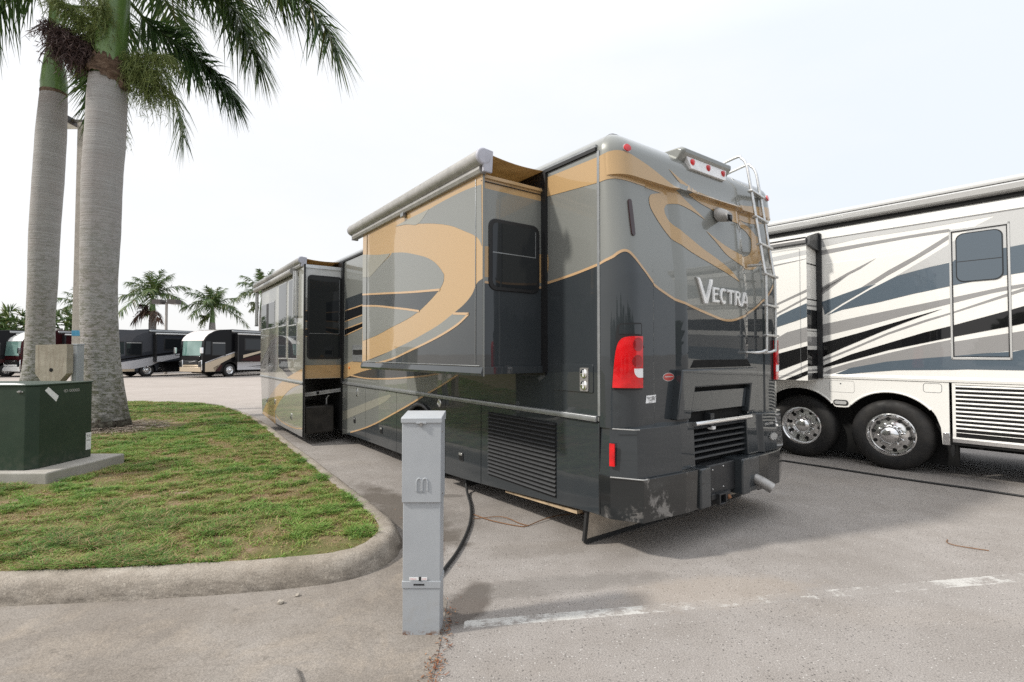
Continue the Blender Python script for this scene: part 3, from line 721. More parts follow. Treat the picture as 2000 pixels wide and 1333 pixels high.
def window(parent, x0, x1, z0, z1, y, r=.07, zbar=None):
    b = MB(); b.prism(rrect(x0, x1, z0, z1, r), 'y', y - .012, y + .01, M['seal']); w = b.build('window', parent, bevel=.006)
    b = MB(); b.prism(rrect(x0 + .035, x1 - .035, z0 + .035, z1 - .035, r * .7), 'y', y - .014, y - .011, M['glass']); b.build('pane', w)
    b = MB()
    if zbar: b.box(x0 + .035, x1 - .05, y - .017, y - .013, zbar, zbar + .008, M['trim'])
    b.box(x1 - .055, x1 - .049, y - .0165, y - .013, (zbar or z0 + .05), z1 - .06, M['trim']); b.build('glazing_bar', w)
window(slide, -.625, -.055, 2.20, 2.835, .964, .075, 2.53)
b = MB(); b.box(-.03, .01, .90, .965, 1.47, 3.34, M['seal']); b.box(-.03, .01, 3.79, 3.85, 1.47, 3.34, M['seal']); b.box(-.02, .01, .92, 3.84, 1.44, 1.5, M['seal']); b.box(-.03, .012, .92, 3.85, 3.19, 3.345, M['seal']); b.build('slide_seal', rv)
def awning(y0, y1, zt, zb, yf0, yf1):
    """roller tube with end caps, bottom rail, tan fabric back to the roof"""
    b = MB(); cz = (zt + zb) / 2; r = (zt - zb) / 2
    b.lathe([(r * .985, 0), (r, .004), (r, y1 - y0)], (X - .022, y0, cz), (0, 1, 0), M['awn'], 28); a = b.build('awning', slide if y0 < 4 else fslide, smooth=40)
    for yy, sg in ((y0, -1), (y1, 1)):
        b = MB(); b.lathe([(r * 1.06, 0), (r * 1.06, .02), (r * .9, .032), (0, .034)], (X - .022, yy, cz), (0, sg, 0), M['awncap'], 24)
        b.prism([(X - .03, cz + r), (X + .07, cz + r - .01), (X + .06, zb - .06), (X - .03, zb - .06)], 'y', yy, yy + sg * .03, M['awncap']); b.build('end_cap', a, bevel=.006)
    b = MB(); b.prism([(X + .03, zb - .06), (X - .03, zb - .06), (X - .048, zb - .03), (X - .04, zb + .004), (X + .03, zb + .004)], 'y', y0 + .02, y1 - .04, M['awn']); b.build('bottom_rail', a, bevel=.003)
    b = MB(); n = 10; V = []; F = []
    for i in range(n + 1):
        t = i / n; x = (X - .0) * (1 - t) + .02 * t; z = zt * (1 - t) + 3.375 * t - .025 * math.sin(math.pi * t)
        for y in (yf0, yf1): V.append((x, y, z))
        for y in (yf0, yf1): V.append((x, y, z - .006))
    for i in range(n):
        a_ = i * 4; c = a_ + 4
        F += [(a_, a_ + 1, c + 1, c), (a_ + 2, c + 2, c + 3, a_ + 3), (a_, c, c + 2, a_ + 2), (a_ + 1, a_ + 3, c + 3, c + 1)]
    b.add(V, F, M['tan']); b.build('awning_fabric', a, smooth=60)
    return a
aw = awning(.91, 4.16, 3.40, 3.258, .95, 4.1)
b = MB(); b.box(X - .05, X - .01, 2.47, 2.54, 3.155, 3.20, M['trim']); b.build('bracket', aw, bevel=.004)

# ---- front slide-out with its own lower doors
b = MB(); Y0, Y1 = 6.75, 10.62
b.box(X + .02, .05, Y0 + .02, Y1 - .02, 1.19, 3.22, M['champagne'])
low = [(Y0, .155), (8.93, .17), (10.05, .215), (10.33, .24), (10.40, .5), (10.48, .8), (10.62, 1.1)]
b.prism([(Y0, 1.12)] + [(Y0, 3.24), (Y1, 3.24), (Y1, 1.12)], 'x', X, X + .02, M['champagne'])
fslide = b.build('slide_out', rv)
FSX = X
fs_ = lambda d: (lambda y, z: (FSX - d, y, z))
b = MB(); sheet(b, cr([(10.9, 1.27), (10.0, 1.3), (9.43, 1.45), (9.69, 1.72), (9.46, 1.92), (8.81, 1.99, 1), (8.91, 1.81), (8.83, 1.65), (8.75, 1.46), (8.89, 1.29), (9.66, 1.2), (10.9, 1.22)], 4, True), M['rvgrey'], fs_(.0015), clip=(6.76, 10.6, 1.16, 3.2))
sheet(b, cr([(8.68, 1.52), (7.94, 1.53), (7.87, 1.35), (7.33, 1.23), (7.68, 1.17), (8.26, 1.29), (8.67, 1.36)], 4, True), M['charcoal'], fs_(.0015), clip=(6.76, 10.6, 1.16, 3.2))
GF = cr([(10.33, .24, 1), (9.87, .52), (9.16, .84), (8.16, 1.12), (7.39, 1.27), (6.8, 1.37, 1), (6.8, 1.10), (7.64, .96), (8.38, .72), (8.84, .5), (9.0, .38), (8.89, .15, 1)], 4, True)
sheet(b, GF, M['gold'], fs_(.0025), clip=(6.76, 10.6, 1.16, 3.2))
b.build('wall_graphics', fslide)
b = MB(); b.prism([(Y0, 1.085)] + [(y, z) for y, z in low[:6]] + [(10.56, 1.085)], 'x', X, X + .035, M['rvgrey'])
cl = (6.76, 10.4, .16, 1.08)
sheet(b, GF, M['gold'], fs_(.0025), clip=cl)
sheet(b, cr([(8.84, .5, 1), (8.38, .72), (6.76, 1.06, 1), (6.76, .33), (7.35, .27), (8.12, .27), (8.67, .3), (8.94, .37)], 4, True), M['champagne'], fs_(.0030), clip=cl)
sheet(b, ribbon([(8.9, .36), (8.60, .29), (8.12, .255), (7.35, .255), (6.77, .31)], .02), M['gold_line'], fs_(.004), clip=cl)
fl = b.build('lower_door', fslide, bevel=.003)
for y, z in ((7.55, .45), (8.95, .62), (9.75, .60)):
    b = MB(); b.prism(rrect(y - .05, y + .05, z - .055, z + .055, .02), 'x', X - .016, X, M['alu']); b.prism(rrect(y - .03, y + .03, z - .04, z + .0, .01), 'x', X - .019, X - .015, M['dark']); b.build('latch', fl, bevel=.002)
b = MB(); b.prism([(X, 1.09), (X - .02, 1.095), (X - .022, 1.12), (X, 1.135)], 'y', Y0, 10.6, M['trim']); b.build('belt_moulding', fslide)
def swin(y0, y1, z0, z1, bars=(), vb=()):
    b = MB(); b.box(X - .006, X + .004, y0, y1, z0, z1, M['alu']); w = b.build('window', fslide)
    b = MB(); b.box(X - .008, X - .005, y0 + .025, y1 - .025, z0 + .025, z1 - .025, M['mirrorglass']); b.build('pane', w)
    b = MB()
    for z in bars: b.box(X - .012, X - .007, y0 + .02, y1 - .02, z, z + .02, M['alu'])
    for a_, c in vb: b.box(X - .010, X - .007, a_, c, z0 + .025, z1 - .025, M['seal'])
    if bars or vb: b.build('glazing_bar', w)
swin(9.10, 10.55, 2.19, 2.79, (), ((9.72, 9.95),)); swin(8.02, 8.73, 1.53, 3.07, (2.19,)); swin(7.20, 7.87, 1.53, 3.07, (2.17,))
b = MB(); b.lathe([(.055, 0), (.055, 3.7)], (X - .07, 7.28, 3.175), (0, 1, 0), M['awn'], 20)
wa = b.build('window_awning', fslide)
for y in (7.18, 10.9):
    b = MB(); b.box(X - .05, X - .012, y - .03, y + .02, 2.32, 3.17, M['alu']); b.box(X - .075, X - .03, y + .03, y + .06, 2.32, 3.17, M['alu']); b.box(X - .08, X - .01, y - .04, y + .06, 2.30, 2.34, M['trim']); b.build('arm', wa, bevel=.003)
X_ = X
awning(6.86, 11.2, 3.385, 3.262, 6.95, 11.1)
E2 = lambda d: (lambda x, z: (x, Y0 + .02 - d, z))
b = MB()
def band2(z0, z1, m, d=.0015): sheet(b, [(X + .004, z0), (.0, z0), (.0, z1), (X + .004, z1)], M[m], E2(d))
band2(1.19, 3.22, 'silver', .0008); band2(2.41, 2.64, 'rvgrey'); band2(2.22, 2.41, 'charcoal'); band2(2.08, 2.22, 'pewter'); band2(1.95, 2.08, 'charcoal'); band2(1.43, 1.95, 'pewter'); band2(1.195, 1.435, 'gold')
for z in (2.41, 2.22, 2.08, 1.95): band2(z - .008, z + .008, 'gold_line', .0022)
b.box(X, 0, Y0 + .001, Y0 + .02, 3.18, 3.24, M['alu']); b.build('slide_end_wall', fslide)
window(fslide, -.635, -.02, 1.54, 3.06, Y0 + .018, .07, 2.0)
b = MB(); b.box(X - .002, X + .026, Y0 - .014, Y0 + .02, .16, 3.24, M['seal']); b.box(-.035, .012, Y0 - .06, Y0 + .02, 1.1, 3.34, M['seal']); b.box(-.03, .012, Y0 - .02, 10.6, 3.22, 3.345, M['seal']); b.build('slide_seal', fslide)
b = MB(); b.box(-.002, .04, Y0 - .005, 10.6, .2, 1.185, M['dark']); b.build('bay_shade_panel', rv)  # dark panel stands in for the shade inside the open bay
b = MB(); b.prism([(X + .03, .86), (.0, .93), (.0, .995), (X + .03, .93)], 'y', Y0 + .10, Y0 + .14, M['galv']); b.prism([(X + .03, .895), (.0, .962), (.0, .966), (X + .03, .899)], 'y', Y0 + .096, Y0 + .10, M['steel']); b.box(-.44, -.40, Y0 + .08, Y0 + .1, .90, .95, M['dark']); b.build('slide_rail', rv)
b = MB(); b.box(-.64, -.12, Y0 + .08, 8.2, .19, .69, M['boxsteel']); b.build('generator_box', rv, bevel=.03, seg=3)
b = MB(); b.tube([(-.2, Y0 + .3, .69), (-.2, Y0 + .3, .80), (-.16, Y0 + .3, .86)], .02, M['steel'], 8); b.build('drain_pipe', rv)
# roof air conditioner just showing above the roof line
b = MB(); b.prism([(5.6, 3.53), (5.65, 3.70), (5.8, 3.76), (6.5, 3.76), (6.75, 3.66), (6.8, 3.53)], 'x', .55, 1.4, M['rvgrey']); b.build('roof_unit', rv, bevel=.03, seg=3)
# ================================================================ the cream, black and slate-blue motorhome at the right
A2 = rad(39.5); C2 = (5.334, 7.189, 0)
r2 = thing('motorhome', 'cream motorhome with black, grey and blue stripes and two rear axles', 'motorhome', C2, A2)
W2 = 2.56; YB, YE = -3.4, 9.0
def r2pt(d): return lambda y, z: (-d, y, z)
b = MB()
ZT = 3.62
out2 = [(0, 1.27), (0, ZT), (.05, ZT + .10), (.16, ZT + .17), (W2 / 2, ZT + .23), (W2 - .16, ZT + .17), (W2 - .05, ZT + .10), (W2, ZT), (W2, 1.27)]
b.prism(out2, 'y', YB, YE, M['cream'])
R2CLIP = (YB, YE, 1.285, 3.6)
SILV = [[(.84, 3.55), (-1.12, 3.56), (-1.12, 3.37), (-.40, 3.345), (.32, 3.34), (.85, 3.29)], [(-.11, 2.735), (-.43, 2.925), (-.72, 3.11), (-.95, 3.28), (-1.12, 3.36), (-1.12, 3.56), (YB, 3.55), (YB, 3.08), (-1.38, 2.97), (-1.19, 2.95), (-.74, 2.87), (-.43, 2.80)]]
for P_ in SILV: sheet(b, P_, M['silver'], r2pt(.0022), clip=R2CLIP)
LAY = {'silver': 1, 'grey': 2, 'blue': 3, 'black': 4, 'white2': 5}
sheet(b, [(0.85, 3.24), (0.32, 3.26), (-0.23, 3.28), (-0.69, 3.29), (-0.68, 3.25), (-0.23, 3.24), (0.32, 3.21), (0.85, 3.17)], M['rvgrey'], r2pt(.0012 * LAY['grey']), clip=R2CLIP)
sheet(b, [(0.84, 2.67), (0.49, 2.85), (0.12, 3.02), (0.32, 2.89), (0.47, 2.82), (0.84, 2.55), (0.84, 2.59), (0.50, 2.81), (0.84, 2.65)], M['rvgrey'], r2pt(.0012 * LAY['grey']), clip=R2CLIP)
sheet(b, [(0.32, 2.61), (-0.01, 2.82), (-0.33, 2.99), (-0.65, 3.19), (-0.72, 3.23), (-0.72, 3.18), (-0.53, 3.05), (-0.23, 2.87), (-0.01, 2.75), (0.13, 2.66)], M['rvgrey'], r2pt(.0012 * LAY['grey']), clip=R2CLIP)
sheet(b, [(0.84, 2.44), (0.57, 2.53), (0.32, 2.61), (0.13, 2.65), (0.33, 2.53), (0.57, 2.39), (0.80, 2.24)], M['blue'], r2pt(.0012 * LAY['blue']), clip=R2CLIP)
sheet(b, [(0.77, 2.23), (0.57, 2.36), (0.21, 2.57), (-0.11, 2.73), (-0.43, 2.80), (-0.72, 2.85), (-0.74, 2.87), (-1.19, 2.95), (-1.38, 2.97), (-3.28, 3.07), (-3.28, 2.73), (-1.38, 2.63), (-1.19, 2.61), (-0.73, 2.54), (-0.39, 2.48), (-0.32, 2.47), (0.10, 2.38), (0.57, 2.30)], M['blue'], r2pt(.0012 * LAY['blue']), clip=R2CLIP)
sheet(b, [(0.84, 2.09), (0.33, 2.19), (-0.22, 2.29), (-0.66, 2.37), (-1.19, 2.47), (-1.37, 2.49), (-3.27, 2.59), (-3.27, 2.55), (-1.37, 2.45), (-1.08, 2.40), (-0.65, 2.29), (-0.22, 2.18), (0.33, 2.03), (0.83, 1.91)], M['rvgrey'], r2pt(.0012 * LAY['grey']), clip=R2CLIP)
sheet(b, [(0.83, 1.81), (0.34, 1.95), (-0.21, 2.12), (-0.61, 2.24), (-0.21, 2.08), (0.11, 1.94), (0.58, 1.72), (0.83, 1.59)], M['black'], r2pt(.0012 * LAY['black']), clip=R2CLIP)
sheet(b, [(0.83, 1.55), (0.46, 1.72), (-0.00, 1.94), (-0.42, 2.10), (-0.71, 2.19), (-1.37, 2.44), (-3.27, 2.54), (-3.27, 2.50), (-1.37, 2.40), (-0.71, 2.17), (-0.42, 2.07), (0.00, 1.91), (0.46, 1.69), (0.83, 1.52)], M['rvgrey'], r2pt(.0012 * LAY['grey']), clip=R2CLIP)
sheet(b, [(0.83, 1.46), (0.46, 1.63), (0.00, 1.79), (-0.41, 1.93), (-0.70, 2.01), (-1.25, 2.18), (-1.37, 2.22), (-3.27, 2.32), (-3.27, 2.11), (-1.37, 2.01), (-1.25, 1.98), (-0.70, 1.86), (-0.41, 1.79), (0.00, 1.69), (0.46, 1.54), (0.83, 1.42)], M['black'], r2pt(.0012 * LAY['black']), clip=R2CLIP)
sheet(b, [(0.82, 1.35), (0.71, 1.42), (0.46, 1.51), (0.00, 1.65), (-0.41, 1.76), (-0.70, 1.83), (-0.67, 1.79), (-1.26, 1.90), (-1.37, 1.92), (-3.27, 2.02), (-3.26, 1.79), (-1.36, 1.69), (-1.28, 1.68), (-0.94, 1.64), (-0.70, 1.61), (-0.41, 1.58), (0.01, 1.53), (0.46, 1.43), (0.81, 1.30)], M['rvgrey'], r2pt(.0012 * LAY['grey']), clip=R2CLIP)
sheet(b, [(0.73, 1.30), (0.46, 1.43), (0.01, 1.53), (-0.41, 1.58), (-0.70, 1.61), (-0.94, 1.64), (-1.28, 1.67), (-1.36, 1.69), (-3.26, 1.79), (-3.26, 1.54), (-1.36, 1.44), (-0.84, 1.44), (-0.69, 1.43), (-0.10, 1.41), (0.34, 1.36)], M['blue'], r2pt(.0012 * LAY['blue']), clip=R2CLIP)
b.build('body', r2, smooth=25)
b = MB()
# lower skirt with two wheel arches
def archpts(c, zc, r, zb): 
    a0 = math.asin(max(-1, min(1, (zb - zc) / r)))
    return [(c + r * math.cos(a), zc + r * math.sin(a)) for a in [a0 + (math.pi - 2 * a0) * k / 22 for k in range(23)]]
sk = [(-.655, .44), (-.655, 1.262), (8.6, 1.262), (8.6, .44), (1.85, .44)]
arch_f = archpts(1.19, .49, .62, .845)[::1]
arch_r = archpts(0.0, .49, .61, .845)
A_f = [(p[0], p[1]) for p in arch_f]; A_r = [(p[0], p[1]) for p in arch_r]
low_r = [(-.52, .80), (-.565, .66), (-.58, .44)]
low_f = [(1.72, .80), (1.78, .66), (1.80, .44)]
outl = [(-.655, .44), (-.655, 1.262), (8.6, 1.262), (8.6, .44)] + low_f[::-1] + [p for p in A_f] + [(.66, .835), (.55, .835)] + [p for p in A_r] + low_r
b.prism(outl, 'x', -.004, .03, M['cream'])
sheet(b, [(.9, 1.258), (3.2, 1.258), (3.2, .95), (2.2, 1.10), (1.5, 1.20)], M['black'], r2pt(.0062), clip=(.66, 8.5, 1.11, 1.26))
b.box(-.012, .0, -.655, -.585, .44, .60, M['polish'])
b.build('skirt', r2, smooth=30, bevel=.004)
b = MB(); b.box(W2 - .03, W2, 2.0, 8.6, .44, 1.262, M['cream']); b.box(W2 - .03, W2, YB, -.8, .44, 1.262, M['cream']); b.box(W2 - .03, W2, -.8, 2.0, 1.1, 1.262, M['cream']); b.build('skirt', r2)
b = MB(); b.tube([(-.008, y, z) for y, z in A_f[1:-1]], .012, M['cream'], 6); b.tube([(-.008, y, z) for y, z in A_r[1:-1]], .012, M['cream'], 6); b.build('arch_lip', r2)
b = MB(); b.prism([(0, 1.262), (-.016, 1.268), (-.02, 1.30), (0, 1.335)], 'y', YB, .86, M['cream']); b.build('belt_moulding', r2)
b = MB(); b.box(.30, .34, -.7, 1.9, .12, 1.26, M['dark']); b.box(.05, .34, -.66, 1.9, 1.2, 1.27, M['dark']); b.box(.5, 2.1, YB + .2, 8, .35, .5, M['dark']); b.box(.5, 2.1, 1.95, 8, .5, 1.2, M['dark']); b.box(.5, 2.1, YB + .2, -.8, .5, 1.2, M['dark']); b.build('wheel_arch_liner', r2)
wheel(r2, .035, 0, .492, .492, .295, .36, dish=.055)
wheel(r2, .055, 1.19, .492, .492, .290, .60, dish=.16)
wheel(r2, W2 - .04, 0, .492, .492, .295, .36, xdir=1); wheel(r2, W2 - .04, 1.19, .492, .492, .29, .60, xdir=1)
# engine grille door
b = MB(); z0, z1 = .53, 1.245
b.box(.0, .03, YB, -.69, .45, 1.262, M['dark'])
for y0, y1, za, zb in ((-.72, -.685, .52, 1.262), (YB, -.72, 1.235, 1.262), (-1.60, -1.55, .56, 1.235), (YB, -1.60, .56, 1.235)): b.box(-.006, .02, y0, y1, za, zb, M['cream'])
b.prism([(-.008, .555), (-.014, .53), (.03, .53), (.03, .555)], 'y', YB, -.685, M['cream']); b.box(-.010, .03, YB, -.685, .485, .53, M['polish'])
gd = b.build('engine_door', r2, bevel=.002)
for i in range(12):
    z = 1.215 - i * .0545; k = .012 if i < 11 else .004
    b = MB(); b.prism([(-.006, z - k), (-.012, z - k * .4), (-.004, z + k), (.006, z + k)], 'y', -1.55, -.72, M['cream']); b.build('louvre_slat', gd)
# door with its window
b = MB(); y0, y1, z0, z1 = -1.262, -.685, 1.565, 3.275
for a in ((y0, y1, z1 - .03, z1), (y0, y1, z0, z0 + .03), (y0, y0 + .022, z0, z1), (y1 - .022, y1, z0, z1)): b.box(-.0105, .0, *a, M['silver'])
dr = b.build('door', r2, bevel=.003)
b = MB()
for a in ((y0 + .022, y1 - .022, z1 - .042, z1 - .030), (y0 + .022, y1 - .022, z0 + .03, z0 + .042), (y0 + .022, y0 + .032, z0 + .03, z1 - .03), (y1 - .032, y1 - .022, z0 + .03, z1 - .03)): b.box(-.009, .0, *a, M['seal'])
b.build('door_seal', dr)
b = MB(); b.prism(rrect(-1.20, -.75, 2.57, 3.205, .085, 7), 'x', -.0095, 0, M['glass']); wn = b.build('window', dr)
t = NT('sky_tint_glass'); t.set(color=(.05, .075, .10), rough=.03, spec=.9, coat=.7, coatr=.01); M['tintblue'] = t.m
b = MB(); b.prism(rrect(-1.188, -.762, 2.582, 3.193, .078, 7), 'x', -.0115, -.0094, M['tintblue']); b.build('pane', wn)
b = MB(); b.box(-.0135, -.011, -1.186, -.764, 2.834, 2.842, M['seal']); b.build('glazing_bar', wn)
# hatches and side marker on the wheel panel
def outline(b, y0, y1, z0, z1, r, w, m, x=-.0045):
    o_ = rrect(y0, y1, z0, z1, r, 4); i_ = rrect(y0 + w, y1 - w, z0 + w, z1 - w, max(.003, r - w), 4); n = len(o_)
    b.add([(x - .001, *p) for p in o_] + [(x - .001, *p) for p in i_], [(k, (k + 1) % n, n + (k + 1) % n, n + k) for k in range(n)], m)
b = MB(); outline(b, .42, .75, 1.06, 1.235, .03, .004, M['rvgrey']); b.lathe([(.012, 0), (.008, .006)], (-.004, .60, 1.19), (-1, 0, 0), M['trim'], 10); b.build('access_hatch', r2, smooth=0)
b = MB(); outline(b, -.585, -.385, 1.118, 1.245, .035, .006, M['trim']); b.build('fuel_hatch', r2, smooth=0)
b = MB(); b.prism(rrect(.50, .70, .866, .948, .038), 'x', -.016, 0, M['rubber']); ml = b.build('marker_lamp', r2, bevel=.005)
b = MB(); b.prism(rrect(.52, .68, .882, .932, .024), 'x', -.020, -.014, M['silver']); b.build('lens', ml)
b = MB(); b.prism([(-.655, .36), (-.655, .45), (-.70, .45), (-.69, .30), (-.675, .28)], 'x', .02, .12, M['rubber']); b.build('mud_flap', r2)
# long roof awning case
b = MB(); P = [(.02, 3.615), (-.035, 3.62), (-.095, 3.655), (-.105, 3.72), (-.085, 3.745), (-.09, 3.76), (-.085, 3.795), (-.05, 3.825), (.06, 3.835), (.06, 3.615)]
b.prism(P, 'y', YB, YE - .6, M['silver']); aw2 = b.build('awning', r2, smooth=40)
b = MB(); b.box(-.03, .03, YB, YE - .6, 3.565, 3.618, M['dark']); b.box(-.094, -.08, YB, YE - .6, 3.744, 3.750, M['seal']); b.build('awning_slot', aw2)
b = MB(); b.prism([(0, 3.415), (-.012, 3.42), (-.014, 3.54), (0, 3.56)], 'y', YB, YE - .5, M['white2']); b.box(-.004, 0, YB, YE - .5, 3.405, 3.413, M['rvgrey']); b.build('roof_trim', r2)
# slide-out
X2 = -.40; Yr0, Yr1 = .905, 5.2
b = MB(); b.box(X2, .02, Yr0, Yr1, 1.235, 3.315, M['cream'])
sl2 = lambda d: (lambda y, z: (X2 - d, y, z))
SC2 = (Yr0 + .001, Yr1, 1.24, 3.31)
def s2d(pts, m, lay): sheet(b, pts, M[m], sl2(.0012 * LAY[lay]), clip=SC2)
s2d([(1.39, 2.41), (0.89, 2.62), (0.89, 2.58), (1.39, 2.38)], 'rvgrey', 'grey')
s2d([(1.39, 2.23), (0.89, 2.48), (0.89, 2.51), (1.39, 2.26)], 'rvgrey', 'grey')
s2d([(1.39, 2.17), (1.30, 2.24), (1.14, 2.31), (0.89, 2.41), (0.89, 2.20), (1.07, 2.14), (1.40, 2.04)], 'blue', 'blue')
s2d([(1.40, 1.85), (1.20, 1.97), (0.89, 2.05), (0.90, 1.83), (1.40, 1.68)], 'rvgrey', 'grey')
s2d([(1.40, 1.62), (0.90, 1.76), (0.90, 1.55), (1.21, 1.42), (1.40, 1.34)], 'black', 'black')
s2d([(1.41, 1.22), (0.90, 1.49), (0.90, 1.45), (1.41, 1.19)], 'rvgrey', 'grey')
s2d([(1.41, 1.14), (1.21, 1.25), (0.90, 1.39), (0.90, 1.33), (1.41, 1.08)], 'black', 'black')
s2d([(1.40, 3.17), (0.90, 3.21), (0.90, 3.14), (1.40, 3.10)], 'silver', 'silver')
s2d([(1.40, 3.04), (0.90, 3.08), (0.91, 3.07), (1.40, 3.02)], 'rvgrey', 'grey')
E3 = lambda d: (lambda x, z: (x, Yr0 - d, z))
for z0, z1, m in ((3.0, 3.02, 'black'), (2.455, 2.475, 'black'), (2.36, 2.385, 'rvgrey'), (2.02, 2.31, 'black'), (1.98, 1.99, 'black'), (1.76, 1.90, 'rvgrey'), (1.45, 1.70, 'black'), (1.37, 1.40, 'rvgrey'), (1.24, 1.345, 'black')):
    sheet(b, [(X2, z0), (0, z0), (0, z1), (X2, z1)], M[m], E3(.0015))
so2 = b.build('slide_out', r2)
b = MB(); b.box(-.035, .005, Yr0 - .075, Yr0 - .005, 1.26, 3.50, M['plastic']); b.prism([(X2 - .0, 3.30), (X2 + .02, 3.42), (-.03, 3.52), (-.0, 3.52), (0, 3.22), (X2, 3.28)], 'y', Yr0 - .05, Yr0 - .01, M['plastic']); b.build('slide_seal', so2)
b = MB(); b.prism([(X2 - .02, 3.31), (X2 - .035, 3.36), (X2 - .02, 3.40), (-.02, 3.50), (0, 3.50), (0, 3.31)], 'y', Yr0, Yr1, M['rvgrey']); b.box(X2 - .038, X2 - .02, Yr0, Yr1, 3.395, 3.405, M['seal']); b.box(X2 - .03, X2 - .005, Yr0, Yr1, 3.30, 3.318, M['seal']); b.build('slide_awning', so2)
b = MB(); outline(b, Yr0 + .09, Yr1 - .1, 1.30, 3.25, .02, .004, M['trim'], X2 - .008); b.build('slide_trim', so2, smooth=0)
# ================================================================ ground
def asphalt_nodes(t):
    co = t.co('Object')
    big = t.noise(.22, 5, .6, co); med = t.noise(1.6, 6, .65, co)
    base = t.ramp(big, [(.30, (.25, .229, .211)), (.55, (.315, .29, .27)), (.75, (.36, .333, .31))])
    base = t.mix(t.ramp(med, [(.38, .55), (.62, 0.)]), base, (.215, .192, .172))
    streak = t.noise(.8, 4, .5, co, stretch=(.35, 2.2, 1))
    base = t.mix(t.ramp(streak, [(.55, 0.), (.75, .25)]), base, (.38, .335, .29))
    fine = t.noise(120, 5, .85, co)
    base = t.mix(.9, base, t.ramp(fine, [(.30, (.16, .16, .16)), (.5, (.5, .5, .5)), (.70, (.88, .88, .88))]), 'OVERLAY')
    v = t.voro(50, 'F1', co); pit = t.ramp(v.outputs['Distance'], [(.0, 1.), (.20, 1.), (.30, 0.)])
    pick = t.n.new('ShaderNodeSeparateColor'); t.L(v.outputs['Color'], pick.inputs[0])
    pit = t.math('MULTIPLY', pit, t.ramp(pick.outputs[0], [(.55, 0.), (.66, .8)]))
    pit = t.math('MULTIPLY', pit, t.ramp(t.noise(.9, 2, .5, co), [(.35, .45), (.6, 1.)]))
    base = t.mix(pit, base, (.085, .078, .072))
    lt = t.math('MULTIPLY', t.ramp(v.outputs['Distance'], [(.0, 1.), (.16, 1.), (.24, 0.)]), t.ramp(pick.outputs[1], [(.76, 0.), (.84, .7)]))
    base = t.mix(lt, base, (.62, .60, .57))
    return base, fine, pit
t = NT('weathered_asphalt')
base, fine, pit = asphalt_nodes(t)
x, y, z = t.sep()
# damp leaf dirt collected along the kerb, oily patches: fixed blotches of dirt
def blot(cx, cy, dx, dy, L, wd):
    a = t.math('ADD', t.math('MULTIPLY', t.math('SUBTRACT', x, cx), dx), t.math('MULTIPLY', t.math('SUBTRACT', y, cy), dy))
    c = t.math('SUBTRACT', t.math('MULTIPLY', t.math('SUBTRACT', x, cx), dy), t.math('MULTIPLY', t.math('SUBTRACT', y, cy), dx))
    d = t.math('ADD', t.math('POWER', t.math('ABSOLUTE', t.math('DIVIDE', a, L)), 2.), t.math('POWER', t.math('ABSOLUTE', t.math('DIVIDE', c, wd)), 2.))
    d = t.math('ADD', d, t.math('MULTIPLY', t.math('SUBTRACT', t.noise(3.2, 6, .7), .5), 2.2))
    return t.ramp(d, [(.35, 1.), (1., 0.)])
for cx, cy, dx, dy, L, wd, k, colr in ((-1.15, 5.35, -.57, .82, 1.5, .30, .75, (.085, .07, .055)), (-.75, 4.55, -.3, .95, .55, .14, .8, (.07, .04, .03)), (-.95, 5.1, -.57, .82, .8, .55, .35, (.13, .115, .1)),
        (-.3, 3.35, .3, .95, .38, .16, .7, (.07, .055, .045)), (.35, 3.65, .95, .2, .9, .16, .38, (.12, .11, .10)), (-.75, 5.9, 1, 0, .25, .08, .5, (.09, .08, .07)), (.2, 4.3, .9, .2, .7, .18, .28, (.14, .12, .1)), (1.4, 3.55, .95, .2, .8, .25, .22, (.42, .34, .26)), (-5.4, 11.6, -.57, .82, 2.5, .5, .45, (.12, .105, .09))):
    base = t.mix(t.math('MULTIPLY', blot(cx, cy, dx, dy, L, wd), k), base, colr)
# the far lot is an older, paler, pinker surface
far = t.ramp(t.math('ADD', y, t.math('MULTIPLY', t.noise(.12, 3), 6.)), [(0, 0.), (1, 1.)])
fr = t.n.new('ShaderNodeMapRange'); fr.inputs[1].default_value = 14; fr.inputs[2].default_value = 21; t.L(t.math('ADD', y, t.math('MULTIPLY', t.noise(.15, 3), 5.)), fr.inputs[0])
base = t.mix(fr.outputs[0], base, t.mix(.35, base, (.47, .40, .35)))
# worn bay line: flaked white paint with ragged edges
yc = t.math('ADD', 3.168, t.math('MULTIPLY', x, .1605)); off = t.math('ABSOLUTE', t.math('SUBTRACT', y, yc))
hwid = t.math('ADD', .047, t.math('MULTIPLY', x, .004))
rag = t.math('MULTIPLY', t.math('SUBTRACT', t.noise(30, 5, .7), .5), .035)
inl = t.ramp(t.math('DIVIDE', t.math('ADD', off, rag), hwid), [(.86, 1.), (1., 0.)])
inl = t.math('MULTIPLY', inl, t.math('GREATER_THAN', t.math('ADD', x, rag), -.29))
left = t.ramp(t.math('MULTIPLY', t.math('SUBTRACT', x, .72), .9), [(0., .105), (.35, 0.)])
mid = t.ramp(t.math('ABSOLUTE', t.math('SUBTRACT', x, 3.28)), [(.1, .13), (.34, 0.)])
edge_ = t.ramp(t.math('DIVIDE', off, hwid), [(.72, 0.), (.86, .045)])
ee = t.math('ADD', t.math('ADD', t.noise(5.5, 9, .8, stretch=(1, 1.5, 1)), edge_), t.math('ADD', left, mid))
wpaint = t.math('MULTIPLY', t.ramp(ee, [(.555, 0.), (.63, .92)]), inl)
base = t.mix(t.math('MULTIPLY', inl, .08), base, (.40, .385, .365))
base = t.mix(wpaint, base, t.mix(t.noise(24, 5, .7), (.38, .365, .34), (.64, .63, .60)))
t.set(color=base, rough=.88, spec=.3)
